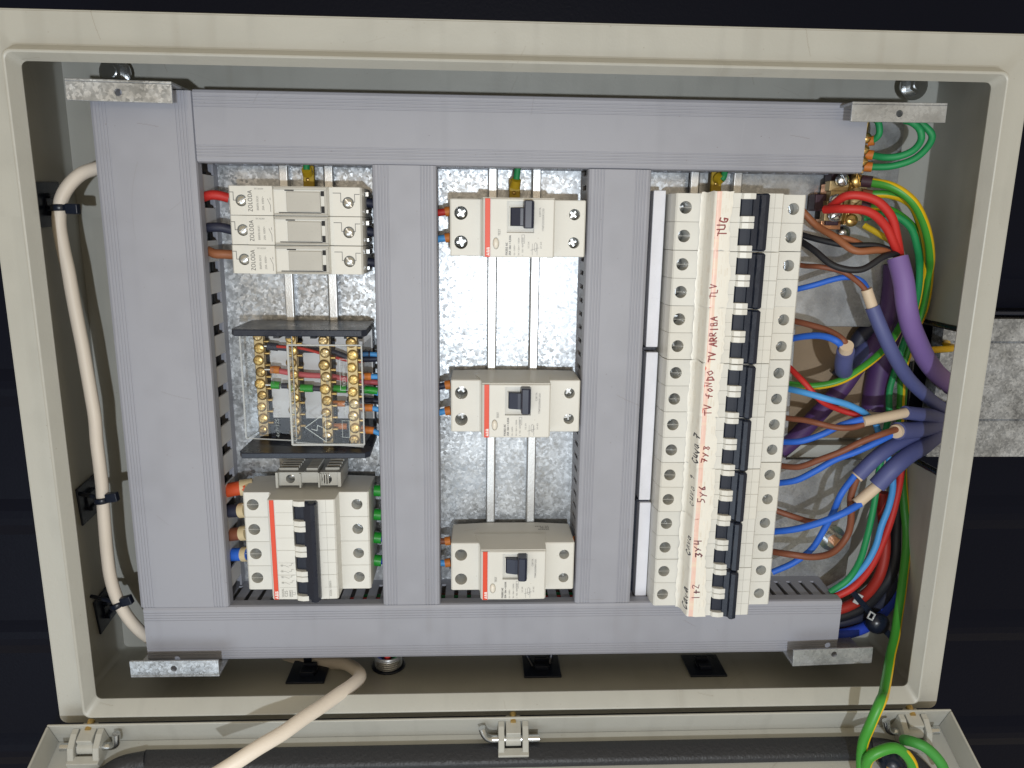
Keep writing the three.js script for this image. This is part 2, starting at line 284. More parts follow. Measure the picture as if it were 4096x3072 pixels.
    // lug on the enclosure's edge with a brass screw
    part('hinge_lug', D(join(bx(hx - 5, hx + 5, -4, 9, 11.5, 17, 0.8), boxUV(rod([hx - 5, 8, 8.5], [hx + 5, 8, 8.5], 4.4, 18)))), M.paint, h);
    part('screw', D(rod([hx, -5, 17], [hx, 1.5, 17.4], 2.4, 14, 1.8)), M.brass, h);
  }
}
// ---------------------------------------------------------------- mounting plate, rails
const plate = thing('mounting_plate', 'galvanised steel mounting plate at the back of the enclosure, notched at its right edge', 'mounting plate', [20, -115, 0]);
{
  const s = new THREE.Shape(); [[-240, 76], [284, 76], [283, -69.6], [221.5, -69.6], [223.5, -169.6], [282.5, -169.6], [278, -306], [-240, -306]].forEach(([x, y], i) => (i ? s.lineTo(x, y) : s.moveTo(x, y)));
  const g = new THREE.ExtrudeGeometry(s, { depth: 1.6, bevelEnabled: true, bevelSize: 0.3, bevelThickness: 0.3, bevelOffset: -0.3, bevelSegments: 1 }); g.translate(0, 0, -2.0);
  part('plate', boxUV(g), M.zinc, plate);
  part('right_fold', bx(281.6, 283.6, 74, -69, -14, -1.0, 0.5), M.zinc, plate);
}
for (const [x, y0, y1, label] of [[-136.7, 74, -262, 'galvanised top hat rail behind the fuse holders, left of the three'], [0.9, 74, -262, 'galvanised top hat rail behind the residual current devices in the middle'], [136.9, 74, -262, 'galvanised top hat rail behind the column of two pole breakers']]) {
  const t = thing('din_rail', label, 'mounting rail', [x + 17.5, (y0 + y1) / 2, 0], 'mounting rails on the steel plate');
  const g = prof([[0, 6.4], [0, 7.4], [5.4, 7.4], [6.2, 6.8], [6.2, 1.2], [28.8, 1.2], [28.8, 6.8], [29.6, 7.4], [35, 7.4], [35, 6.4], [30, 6.4], [29.8, 6.2], [29.8, 0.2], [5.2, 0.2], [5.2, 6.2], [5, 6.4]], y0 - y1, 0);
  g.translate(x, y0, 0); part('channel', boxUV(g), M.zinc, t);
  for (const e of [x - 0.1, x + 29.3]) part('rolled_lip', bx(e - 0.1, e + 6.0, y0, y1, 5.4, 7.7, 0.9), M.rail, t);
}
{
  // tan board seen in the notch and the pale ledge under it
  const t = thing('board', 'tan board showing through the notch of the steel plate beside the breakers', 'board', [262, -115, -20]);
  part('panel', bx(212, 300, -62, -158, -21.9, -18, 0.4), M.tan, t);
  const l = thing('ledge', 'pale beige ledge across the bottom of the notch under the tan board', 'ledge', [258, -165, -15]);
  part('strip', bx(218, 302, -160.5, -171.5, -21.9, -8, 0.6), M.paint, l);
}
function hexBolt(label, x, y, z, r, mat, group, nut) {
  const t = thing(nut ? 'hex_nut' : 'hex_bolt', label, nut ? 'nut' : 'bolt', [x, y, z], group);
  part('washer', cylZ(x, y, z, z + 1.4, r * 1.45, 24), M.steel, t);
  part(nut ? 'nut' : 'head', boxUV(clean(cylZ(x, y, z + 1.4, z + 1.4 + r * 0.8, r, 6, r * 0.97))), M.steel, t);
  part('stud', cylZ(x, y, z + 1.4, z + 1.4 + r * (nut ? 1.5 : 0.95), r * 0.52, 16), mat, t);
}
hexBolt('zinc plated bolt on the back wall above the upper left bracket', -243, 92.5, -10, 7, M.steel, 'bolts above the upper brackets');
hexBolt('zinc plated bolt on the back wall above the upper right bracket', 292, 95.5, -10, 6.6, M.steel, 'bolts above the upper brackets');
hexBolt('steel nut with a copper coloured stud at the lower right of the plate', 264.4, -231.8, 0, 7, M.copper, null, true);
{ const [x, y, z] = at(3260 + 325 / 2.765, 460 + 1300 / 2.765, 2); const t = thing('round_screw', 'round headed zinc screw just under the brass earth bar', 'screw', [x, y, 0]); const g = new THREE.SphereGeometry(5, 20, 8, 0, Math.PI * 2, 0, Math.PI / 2); g.rotateX(Math.PI / 2); g.scale(1, 1, 0.7); g.translate(x, y, 0.4); part('head', g, M.steel, t); }

// ---------------------------------------------------------------- wiring ducts
function coverProfile(w, h = 40) {                  // cross-section of a duct cover, ribbed near both edges
  const p = [[-1, h - 9], [-1, h - 2.2], [-0.4, h - 0.7], [1.2, h]];
  for (let i = 0; i < 4; i++) { const x = 2.6 + i * 1.9; p.push([x, h], [x + 0.2, h - 0.34], [x + 0.75, h - 0.34], [x + 0.95, h]); }
  for (let i = 3; i >= 0; i--) { const x = w - 2.6 - i * 1.9; p.push([x - 0.95, h], [x - 0.75, h - 0.34], [x - 0.2, h - 0.34], [x, h]); }
  p.push([w - 1.2, h], [w + 0.4, h - 0.7], [w + 1, h - 2.2], [w + 1, h - 9], [w, h - 9], [w, h - 2.6], [0, h - 2.6], [0, h - 9]); return p;
}
const ductGroup = 'grey slotted wiring ducts';
function duct(label, vertical, a0, a1, c0, w, sides, pitch, slot) {
  // vertical: runs from y = a0 down to a1, x from c0 to c0 + w; else runs from x = a0 to a1, y from c0 down to c0 - w
  const t = thing('wiring_duct', label, 'wiring duct', vertical ? [c0 + w / 2, (a0 + a1) / 2, 0] : [(a0 + a1) / 2, c0 - w / 2, 0], ductGroup);
  const len = Math.abs(a1 - a0); const swap = new THREE.Matrix4().set(0, -1, 0, a0, -1, 0, 0, c0, 0, 0, 1, 0, 0, 0, 0, 1); // (across, along, up) -> (x along, y across)
  const fix = (g) => { const c = g.clone(); if (vertical) c.translate(c0, a0, 0); else { c.applyMatrix4(swap); } return boxUV(c); };
  const flip = (g) => (vertical ? g : flipWinding(boxUV(clean(g.clone()))));
  part('cover', flip(fix(prof(coverProfile(w), len, 0))), M.duct, t);
  part('base', flip(fix(join(bx(0, w, 0, -len, 0.1, 1.6, 0), bx(0, 1.4, 0, -len, 1.6, 8, 0), bx(w - 1.4, w, 0, -len, 1.6, 8, 0)))), M.duct, t);
  for (const s of sides) for (let y = pitch * 0.3; y < len - pitch * 0.6; y += pitch) {
    const x0 = s ? w - 1.4 : 0, f = join(bx(x0, x0 + 1.4, -y, -y - pitch + slot, 8, 30, 0.2), bx(x0, x0 + 1.4, -y + slot * 0.22, -y - pitch + slot * 0.78, 30.1, 35, 0.2));
    part('finger', flip(fix(f)), w > 50 ? M.finger : M.duct, t);
  }
}
duct('broad upright grey duct down the left side, widest of the ducts', true, 75, -262.6, -237.2, 58.6, [1], 20.6, 7);
duct('horizontal grey duct along the top, between the upper brackets', false, -177, 237.4, 75.2, 40.4, [1], 9.2, 3);
duct('upright grey duct between the fuse holder column and the middle column', true, 34, -262.4, -70.6, 38, [0, 1], 9.2, 3);
duct('upright grey duct between the middle column and the white busbar strip', true, 33.6, -262.4, 64, 38, [0, 1], 9.2, 3);
duct('horizontal grey duct along the bottom, above the lower brackets', false, -236.2, 257, -263.6, 39.2, [0], 9.3, 3);

// ---------------------------------------------------------------- corner brackets
function bracket(label, x0, x1, y0, y1, webTop, hx, hy, slope = 0) {
  const t = thing('corner_bracket', label, 'bracket', [(x0 + x1) / 2, (y0 + y1) / 2, 0], 'galvanised brackets at the corners of the plate');
  const z = 56.4, yw = webTop ? y0 : y1, d = webTop ? 1 : -1;
  const fl = cut(bx(x0, x1, y0, y1, z - 1.5, z, 0.3), cylZ(hx, hy, z - 4, z + 4, 2.1));
  const g = join(fl, bx(x0, x1, yw + 0.02 * d, yw + 1.5 * d, 2, z - 0.02, 0.3));
  if (slope) { g.translate(-(x0 + x1) / 2, -(y0 + y1) / 2, 0); g.rotateZ(slope); g.translate((x0 + x1) / 2, (y0 + y1) / 2, 0); }
  part('bent_plate', boxUV(g), M.zinc, t);
}
bracket('galvanised bracket at the upper left, over the end of the broad duct', -242.5, -182.6, 76.0, 65.4, true, -213, 70.6, -0.012);
bracket('galvanised bracket at the upper right, above the green wire loops', 218.7, 277.5, 72.6, 62.6, true, 248.3, 67.6, 0.004);
bracket('galvanised bracket at the lower left, below the bottom duct', -241.0, -181.6, -293.4, -304.2, false, -211.8, -299.2);
bracket('galvanised bracket at the lower right, below the bottom duct', 217.2, 274.5, -291.0, -302.0, false, 246.6, -295.2, 0.03);

// ---------------------------------------------------------------- screws shared by the devices
const crossHead = (() => { const g = new THREE.SphereGeometry(1, 24, 8, 0, Math.PI * 2, 0, Math.PI / 2); g.rotateX(Math.PI / 2); g.scale(1, 1, 0.5); const h = join(g, cylZ(0, 0, -0.5, 0.001, 1, 24)); return cut(h, bx(-0.16, 0.16, -0.72, 0.72, 0.12, 2, 0), bx(-0.72, 0.72, -0.16, 0.16, 0.12, 2, 0)); })();
const slotHead = (() => { const g = new THREE.SphereGeometry(1, 24, 8, 0, Math.PI * 2, 0, Math.PI / 2); g.rotateX(Math.PI / 2); g.scale(1, 1, 0.55); const h = join(g, cylZ(0, 0, -0.5, 0.001, 1, 24)); return cut(h, bx(-1.1, 1.1, -0.14, 0.14, 0.2, 2, 0)); })();
const crossGeo = {}, screwOf = (src, r, h, turn) => { const k = [src === crossHead, r, h, turn].join(); return crossGeo[k] ??= (() => { const g = src.clone(); g.scale(r * S, r * S, h * S); g.rotateZ(turn); return g; })(); };
const clone = (src, name, label, o) => { const c = src.clone(); c.name = numbered(name); c.userData = { ...src.userData, label }; c.position.set(o[0] * S, o[1] * S, o[2] * S); scene.add(c); return c; };

// ---------------------------------------------------------------- fuse holders
{
  const t = thing('fuse_holder', 'pale grey fuse holder with a red wire at its left, topmost of the three', 'fuse holder', [-157, 20, 0], 'fuse holders at the top of the left column');
  const body = cut(prof([[0, 10], [0, 47], [1, 48.5], [10.8, 48.5], [11.1, 51], [27, 51], [27.4, 49.2], [59.6, 49.2], [60.3, 46.8], [62.2, 46.8], [62.5, 48.5], [79, 48.5], [80, 47], [80, 10]], 17.35, 0.25), cylZ(7.6, -8.7, 44, 55, 3.5), cylZ(71.8, -9.3, 44, 55, 3.5));
  put('body', toM(body), M.white, t, 0, 0, 0);
  put('lever', toM(join(bx(35, 55.4, -3.2, -15.0, 48, 50.6, 0.4), bx(27.6, 59.6, -0.5, -2.0, 48, 50.6, 0.3), bx(27.6, 59.6, -16.2, -17.1, 48, 50.6, 0.3), bx(57.8, 59.4, -2.0, -16.2, 48, 50.4, 0.2))), M.lever, t, 0, 0, 0);
  put('slit', toM(bx(55.6, 57.6, -2.6, -5.6, 48, 49.5, 0.1)), M.dark, t, 0, 0, 0);
  put('slit', toM(bx(55.6, 57.6, -11.6, -15.6, 48, 49.5, 0.1)), M.dark, t, 0, 0, 0);
  put('slit', toM(bx(34, 39.5, -2.1, -2.7, 48, 49.6, 0.1)), M.dark, t, 0, 0, 0);
  put('slit', toM(bx(30, 55.6, -15.3, -15.8, 48, 49.5, 0.1)), M.dark, t, 0, 0, 0);
  put('screw', screwOf(slotHead, 3.3, 3.3, 0.5), M.steel, t, 7.6, -8.7, 47); put('screw', screwOf(slotHead, 3.3, 3.3, -0.9), M.steel, t, 71.8, -9.3, 47);
  const m = film(16.4, 15.6, 24, (x, w, h) => { x.fillStyle = '#3b3b3d'; x.font = '3.5px sans-serif'; x.lineWidth = 0.12; x.fillText('ZOLODA', 1.6, 3.9, 12.6); x.font = '1.7px sans-serif'; x.globalAlpha = 0.72; x.fillText('BMFN 8X31', 2.4, 7); x.fillText('20A  690V~', 2.4, 10.2); x.strokeStyle = '#3b3b3d'; x.lineWidth = 0.22; x.beginPath(); x.moveTo(1.6, 14.4); x.lineTo(5.6, 14.4); x.lineTo(9.4, 12.8); x.moveTo(8.6, 14.4); x.lineTo(10, 14.4); x.stroke(); x.font = '1.2px sans-serif'; x.save(); x.translate(14.6, 9.2); x.rotate(Math.PI / 2); x.fillText('IEC 60269', -4, 0); x.restore(); });
  stick('print', m, t, 16.4, 15.6, 19, -8.7, 51.12, Math.PI / 2);
  const lineMat = film(18, 17, 16, (x) => { x.strokeStyle = '#55555a'; x.lineWidth = 0.32; x.beginPath(); x.moveTo(0, 3.4); x.lineTo(5.3, 3.4); x.lineTo(5.3, 8.6); x.lineTo(7, 8.6); x.moveTo(13, 8.6); x.lineTo(14.6, 8.6); x.lineTo(14.6, 4); x.lineTo(18, 4); x.stroke(); });
  stick('print', lineMat, t, 16.2, 17, 70.8, -8.7, 48.62);
  const lineL = film(10, 17, 16, (x) => { x.strokeStyle = '#55555a'; x.lineWidth = 0.32; x.beginPath(); x.moveTo(0, 3.6); x.lineTo(2.4, 3.6); x.lineTo(2.4, 8.4); x.lineTo(4, 8.4); x.stroke(); });
  stick('print', lineL, t, 10, 17, 5.6, -8.7, 48.62);
  put('terminal_clamp', toM(join(bx(80.2, 82.6, -2, -5.2, 22, 36, 0.4), bx(80.2, 82.0, -12.8, -15.4, 20, 34, 0.4))), M.steel, t, 0, 0, 0);
  clone(t, 'fuse_holder', 'pale grey fuse holder with a black wire at its left, between the other two', [-157.1, 2.4, 0]);
  clone(t, 'fuse_holder', 'pale grey fuse holder with a brown wire at its left, lowest of the three', [-157.3, -15.3, 0]);
}
// ---------------------------------------------------------------- residual current devices
{
  const t = thing('residual_current_device', 'two pole residual current device, uppermost in the middle column, its screws glaring', 'residual current device', [-23.4, 14.4, 0], 'residual current devices in the middle column');
  const el = cylZ(0, 0, 57.4, 70, 1, 28); el.scale(1.98, 3.6, 1); el.translate(28.4, -26.6, 0);
  const body = cut(prof([[0, 12], [0, 44.2], [0.9, 45], [18.6, 45], [19.6, 46], [20.3, 57.4], [21.4, 58.6], [42, 59], [63.2, 58.6], [64.2, 57.4], [64.7, 45], [84, 45], [84.8, 44.2], [84.8, 12], [62, 9], [24, 9]], 35, 0.55),
    cylZ(6.8, -8.7, 24, 60, 4.2), cylZ(6.8, -26.6, 24, 60, 4.2), cylZ(77.8, -8.8, 29, 60, 3.5), cylZ(77.8, -26.2, 29, 60, 3.5), bx(34.9, 51.5, -1.6, -20.2, 55.8, 70, 0), bx(37, 50.5, -5.2, -16.2, 50, 70, 0), el);
  put('body', toM(body), M.white, t, 0, 0, 0);
  put('side_panel', toM(cut(prof([[16, 31], [19, 42.8], [20.5, 56.8], [63.8, 56.8], [64.6, 42.8], [66, 31]], 0.9, 0.15))), M.white, t, 0, 0.55, 0);
  put('stripe', toM(bx(21.7, 24.8, -0.1, -34.9, 57, 59.05, 0.15)), M.red, t, 0, 0, 0);
  put('stripe_edge', toM(join(bx(21.25, 21.6, -0.1, -34.9, 57, 58.95, 0.1), bx(24.9, 25.25, -0.1, -34.9, 57, 58.98, 0.1))), M.paper, t, 0, 0, 0);
  const btn = new THREE.SphereGeometry(1, 24, 10); btn.scale(1.8, 3.3, 1.9); btn.translate(28.4, -26.6, 58.5); put('test_button', toM(clean(btn)), M.button, t, 0, 0, 0);
  const stem = prof([[37, 52], [37, 57], [37.6, 58.6], [43, 60.2], [46, 60.4], [49.8, 59], [49.8, 52]], 10.6, 0.25); stem.translate(0, -5.4, 0);
  const bar = prof([[44.9, 58], [44.9, 66.4], [45.6, 67.6], [49.2, 67.9], [50.6, 66.8], [51, 58]], 16.4, 0.5); bar.translate(0, -1.1, 0);
  put('toggle', toM(join(stem, bar)), M.navy, t, 0, 0, 0);
  put('toggle_face', toM(bx(36.4, 37.0, -5, -16.4, 54, 58.4, 0.1)), M.cream, t, 0, 0, 0);
  for (const [x, y, r, a] of [[6.8, -8.7, 3.9, 0.6], [6.8, -26.6, 3.9, 0.2], [77.8, -8.8, 3.3, 0.9], [77.8, -26.2, 3.3, 0.3]]) put('screw', screwOf(crossHead, r, 3, a), M.steel, t, x, y, x < 40 ? 31 : 37);
  const logo = film(6.2, 2.5, 40, (x) => { x.fillStyle = '#fff'; x.font = 'bold 2.7px sans-serif'; x.fillText('ABB', 0.2, 2.2, 5.8); x.fillStyle = '#c8371c'; x.fillRect(0, 1.15, 6.2, 0.14); });
  stick('print', logo, t, 6.2, 2.5, 23.25, -31.2, 59.12, Math.PI / 2);
  const txt = film(34, 36, 22, (x) => {
    x.fillStyle = '#77777a'; x.font = '1.9px sans-serif'; x.fillText('TEST', 12.6, 4.2);
    x.font = 'bold 1.75px sans-serif'; x.fillStyle = '#6a6a6e'; x.fillText('FH202 AC', 0.8, 8.6); x.font = 'bold 1.6px sans-serif'; x.fillText('25A  IΔn = 0,03A', 0.8, 11.4); x.font = '1.35px sans-serif'; x.fillStyle = '#98989a'; x.fillText('Un ~240V~', 0.8, 13.8); x.fillText('Im = IΔm = 1000A', 0.8, 16.4); x.fillText('I   10A ~40V', 0.8, 18.8); x.strokeStyle = '#98989a'; x.lineWidth = 0.18; x.strokeRect(8.2, 17.5, 5, 1.7); x.fillText('6000', 8.7, 18.9);
    x.beginPath(); x.moveTo(1, 24); x.lineTo(8, 24); x.moveTo(1, 27); x.lineTo(8, 27); x.moveTo(4, 23); x.lineTo(5.5, 28); x.stroke(); x.beginPath(); x.ellipse(6, 26, 2.6, 0.8, 0, 0, 7); x.stroke(); x.font = '1.3px sans-serif'; x.fillText('1/2 3/4', 5, 22.4); x.fillText('2/1 4/3', 5, 30);
    x.font = '1.6px sans-serif'; x.fillText('C2817A', 24, 29.4); x.fillText('1TMF202006R1250', 15.4, 31.4);
  });
  stick('print', txt, t, 34, 36, 44.6, -17.6, 59.16, Math.PI / 2);
  const txtMesh = t.children.at(-1); txtMesh.position.z = 59.2 * S;
  clone(t, 'residual_current_device', 'residual current device standing between the two others in the middle column', [-23.3, -100.2, 0]);
  const c3 = clone(t, 'residual_current_device', 'residual current device at the bottom of the middle column, just above the lower duct', [-23.7, -214.2, 0]);
  const st = film(20, 10, 16, (x) => { x.fillStyle = '#5d5d5d'; x.font = 'bold 2.2px sans-serif'; x.fillText('231016', 7, 3); x.fillText('FH 2P', 7, 6); x.fillText('VC / 0,03', 7, 9); });
  const g = new THREE.PlaneGeometry(22 * S, 9 * S); g.rotateZ(Math.PI); g.rotateX(-Math.PI / 2); put('print', g, st, c3, 66, 0.2, 20);
}
// ---------------------------------------------------------------- pole of a miniature breaker, shared by the main breaker and the column at the right
const poleBody = toM((() => {
  const b = cut(prof([[0, 12], [0, 36], [1.2, 43.6], [2.2, 44.4], [18.6, 44.4], [20.2, 46.4], [20.8, 57.2], [21.8, 58.3], [34, 58.6], [52, 58.6], [63.6, 58.2], [64.5, 57.2], [64.8, 44.4], [83.2, 44.4], [84.2, 43.4], [84.2, 12], [62, 9], [24, 9]], 17.5, 0.22),
    cylZ(7.4, -8.75, 20, 60, 3.95), cylZ(76.4, -8.75, 28, 60, 3.7), bx(37.2, 53, -3.4, -14.1, 52, 70, 0));
  const pad = (y0, y1) => { const g = prof([[37.6, 57], [37.6, 59.6], [38.4, 60.8], [42, 61.8], [45.6, 61.4], [45.9, 57]], y0 - y1, 0.25); g.translate(0, y0, 0); return g; };
  return join(b, pad(-0.12, -3.7), pad(-13.8, -17.38), bx(0.2, 18, -8.6, -8.75, 44.3, 44.42, 0));
})());
const poleStem = toM((() => { const g = prof([[37.6, 51], [37.6, 56.2], [38.6, 57.6], [42.4, 58.4], [46, 58.8], [47, 58.8], [47, 51]], 10.4, 0.2); g.translate(0, -3.55, 0); return g; })());
const lineFilm = film(44, 17.5, 12, (x) => { x.strokeStyle = 'rgba(150,148,138,0.6)'; x.lineWidth = 0.14; x.beginPath(); x.moveTo(0, 8.75); x.lineTo(13, 8.75); x.moveTo(34, 8.75); x.lineTo(44, 8.75); x.moveTo(37.5, 0); x.lineTo(37.5, 17.5); x.stroke(); });
function breaker(t, poles, mat) {
  for (let i = 0; i < poles; i++) {
    put('pole_body', poleBody, mat, t, 0, -17.62 * i, 0); put('toggle', poleStem, M.stem, t, 0, -17.62 * i, 0);
    put('screw', screwOf(slotHead, 3.5, 2.2, 0.4 + i * 0.7), M.steel, t, 7.4, -8.75 - 17.62 * i, 28); put('screw', screwOf(slotHead, 3.5, 3.4, 1.9 + i * 0.5), M.steel, t, 76.4, -8.75 - 17.62 * i, 36);
    stick('seam_lines', lineFilm, t, 38, 17.3, 45.2, -8.75 - 17.62 * i, 58.75);
  }
  const L = 17.62 * poles; const bar = prof([[44.6, 57], [44.6, 60.6], [47.6, 62.2], [48.0, 64.8], [50.2, 65.9], [52.8, 65], [53.6, 62], [53.6, 57]], L - 0.9, 1.0); bar.translate(0, -0.35, 0);
  put('handle_bar', toM(bar), M.black, t, 0, 0, 0);
}
{
  const t = thing('main_breaker', 'four pole main breaker with a long black handle at the foot of the left column', 'breaker', [-163, -177.2, 0]);
  breaker(t, 4, M.cream);
  put('stripe', toM(bx(22.3, 25.2, -0.2, -70.3, 56, 58.75, 0.15)), M.red, t, 0, 0, 0);
  put('stripe_edge', toM(join(bx(21.9, 22.2, -0.2, -70.3, 56, 58.66, 0.1), bx(25.3, 25.6, -0.2, -70.3, 56, 58.7, 0.1))), M.paper, t, 0, 0, 0);
  const logo = film(7, 2.6, 40, (x) => { x.fillStyle = '#fff'; x.font = 'bold 2.9px sans-serif'; x.fillText('ABB', 0.3, 2.4, 6.4); x.fillStyle = '#c8371c'; x.fillRect(0, 1.25, 7, 0.14); });
  stick('print', logo, t, 7, 2.6, 23.75, -66.6, 58.82, Math.PI / 2);
  const txt = film(33, 11, 22, (x) => {
    x.fillStyle = '#9a9a98'; x.font = '1.9px sans-serif'; x.fillText('SH204L', 1, 2.6); x.font = '2.6px sans-serif'; x.fillStyle = '#8c8c8b'; x.fillText('C25', 1.4, 5.6); x.strokeStyle = '#a2a29f'; x.lineWidth = 0.2; x.strokeRect(1.4, 6.6, 4.6, 1.8); x.font = '1.5px sans-serif'; x.fillText('4500', 1.9, 8.1); x.strokeRect(2.8, 8.6, 1.8, 1.6);
    for (let i = 0; i < 4; i++) { const X = 11.5 + i * 4.1; x.beginPath(); x.moveTo(X, 1.4); x.lineTo(X, 4.6); x.moveTo(X - 0.8, 2); x.lineTo(X + 0.8, 3); x.moveTo(X + 0.8, 2); x.lineTo(X - 0.8, 3); x.moveTo(X, 4.6); x.lineTo(X - 1.2, 7); x.moveTo(X, 7); x.lineTo(X, 8.6); x.lineTo(X + 1.4, 8.6); x.lineTo(X + 1.4, 10); x.stroke(); }
  });
  stick('print', txt, t, 33, 11, 31.4, -53.2, 58.8, Math.PI / 2);
  const ser = film(14, 2, 20, (x) => { x.fillStyle = '#a5a5a2'; x.font = '1.7px sans-serif'; x.fillText('E3254  130975', 0.4, 1.6, 13); }); stick('print', ser, t, 14, 2, 59.2, -61.5, 58.8, Math.PI / 2);
}
// end clamp on the rail above the main breaker
{
  const t = thing('end_clamp', 'grey plastic end clamp with two screws, standing on the main breaker', 'end clamp', [-119, -170, 8]);
  const b = cut(join(bx(-140.3, -98.2, -165.4, -174.9, 8, 38, 0.4)), cylZ(-131.5, -170.1, 30, 50, 3), cylZ(-107.2, -170.4, 30, 50, 3.3), bx(-124, -113, -172.8, -180, 20, 50, 0));
  part('body', b, M.grey, t);
  part('lip', join(bx(-141, -139.2, -165, -176, 12, 40, 0.3), bx(-125.4, -124.2, -166, -176, 20, 39.5, 0.2), bx(-99.8, -97.6, -165, -175.4, 12, 39.4, 0.3), bx(-112.8, -111.6, -165.4, -175.6, 20, 40, 0.2)), M.grey, t);
  for (let i = 0; i < 5; i++) part('rib', bx(-140, -127, -163.8, -165.5, 12 + i * 5, 13.6 + i * 5, 0.1), M.grey, t);
  for (let i = 0; i < 8; i++) part('rib', bx(-121.5, -114, -163.8, -165.5, 10 + i * 3.2, 11.5 + i * 3.2, 0.1), M.grey, t);
  for (let i = 0; i < 4; i++) part('rib', bx(-109, -99.5, -163.8, -165.5, 13 + i * 6, 15 + i * 6, 0.1), M.grey, t);
  for (let i = 0; i < 5; i++) part('rib', bx(-113 + i * 1.6, -112.2 + i * 1.6, -166, -174, 37.8, 39.2, 0.1), M.grey, t);
  part('screw', (() => { const g = slotHead.clone(); g.scale(2.7, 2.7, 2.5); g.translate(-131.5, -170.1, 32.5); return g; })(), M.steel, t);
  part('screw', (() => { const g = slotHead.clone(); g.scale(3, 3, 3); g.rotateZ(0.6); g.translate(-107.2, -170.4, 32.5); return g; })(), M.steel, t);
}
// ---------------------------------------------------------------- handwriting: strokes in a unit box
const GLYPH = {
  T: [[0, 0, 1, 0.05], [0.5, 0, 0.45, 1]], U: [[0, 0, 0.05, 0.8, 0.4, 1, 0.8, 0.85, 0.9, 0]], G: [[0.95, 0.1, 0.5, 0, 0.1, 0.4, 0.2, 0.9, 0.7, 1, 0.95, 0.6, 0.5, 0.6]], V: [[0, 0, 0.45, 1, 1, 0]], L: [[0.1, 0, 0.1, 1, 0.8, 0.95]],
  A: [[0, 1, 0.5, 0, 0.9, 1], [0.2, 0.6, 0.8, 0.6]], R: [[0.1, 1, 0.1, 0, 0.7, 0.1, 0.7, 0.45, 0.1, 0.5, 0.9, 1]], I: [[0.4, 0, 0.4, 1]], B: [[0.1, 0, 0.1, 1, 0.7, 0.9, 0.7, 0.55, 0.2, 0.5, 0.6, 0.4, 0.6, 0.05, 0.1, 0]], F: [[0.9, 0, 0.1, 0, 0.05, 1], [0.05, 0.5, 0.6, 0.45]],
  O: [[0.5, 0.15, 0.05, 0.5, 0.4, 1, 0.9, 0.6, 0.5, 0.15]], N: [[0.05, 1, 0.1, 0.1, 0.7, 1, 0.8, 0]], D: [[0.1, 0, 0.15, 1, 0.8, 0.7, 0.7, 0.2, 0.05, 0]], y: [[0, 0.2, 0.35, 0.6], [0.8, 0.1, 0.35, 0.6, 0.1, 1]], f: [[0.9, 0, 0.45, 0.1, 0.35, 1], [0, 0.5, 0.7, 0.45]],
  1: [[0.4, 0, 0.4, 1]], 2: [[0.05, 0.2, 0.4, 0, 0.8, 0.2, 0.1, 0.95, 0.9, 0.95]], 3: [[0.1, 0.05, 0.8, 0.05, 0.4, 0.45, 0.8, 0.7, 0.4, 1, 0.05, 0.9]], 4: [[0.1, 0, 0.1, 0.55, 0.8, 0.5], [0.75, 0, 0.75, 1]], 5: [[0.8, 0, 0.2, 0, 0.15, 0.4, 0.7, 0.5, 0.6, 0.95, 0.1, 1]], 6: [[0.7, 0, 0.2, 0.5, 0.3, 1, 0.75, 0.8, 0.4, 0.55, 0.2, 0.7]],
  7: [[0.05, 0.05, 0.85, 0.05, 0.3, 1], [0.2, 0.5, 0.8, 0.5]], 8: [[0.8, 0.1, 0.2, 0.15, 0.75, 0.7, 0.45, 1, 0.15, 0.75, 0.8, 0.1]], '+': [[0.1, 0.5, 0.9, 0.5], [0.5, 0.15, 0.5, 0.85]], c: [[0.85, 0.35, 0.3, 0.3, 0.1, 0.7, 0.4, 1, 0.85, 0.85]], a: [[0.8, 0.4, 0.3, 0.35, 0.1, 0.75, 0.4, 1, 0.8, 0.5, 0.9, 1]], v: [[0.05, 0.4, 0.4, 1, 0.85, 0.4]],
  u: [[0.1, 0.35, 0.15, 0.95, 0.7, 0.9, 0.8, 0.4, 0.85, 1]], n: [[0.1, 1, 0.15, 0.4, 0.6, 0.4, 0.75, 1]], o: [[0.5, 0.4, 0.1, 0.7, 0.5, 1, 0.85, 0.7, 0.5, 0.4]], C: [[0.9, 0.15, 0.4, 0, 0.05, 0.5, 0.4, 1, 0.95, 0.85]], 9: [[0.8, 0.3, 0.4, 0.5, 0.15, 0.2, 0.6, 0, 0.8, 0.3, 0.6, 1]], ' ': [],
};
function scrawl(x, text, X, Y, w, h, color, lw) {
  x.strokeStyle = color; x.lineWidth = lw * 1.2; x.lineCap = x.lineJoin = 'round'; const step = w / text.length;
  [...text].forEach((ch, i) => { for (const s of GLYPH[ch] ?? []) { x.lineWidth = lw * (0.62 + rnd() * 0.5); x.globalAlpha = 0.78 + rnd() * 0.2; x.beginPath(); for (let k = 0; k < s.length; k += 2) { const a = X + i * step + (s[k] * 0.78 + 0.05 + (rnd() - 0.5) * 0.14) * step, b = Y + (s[k + 1] + (rnd() - 0.5) * 0.16 + 0.12 * Math.sin(i * 2.1 + X)) * h; k ? x.lineTo(a, b) : x.moveTo(a, b); } x.stroke(); } }); x.globalAlpha = 1;
}
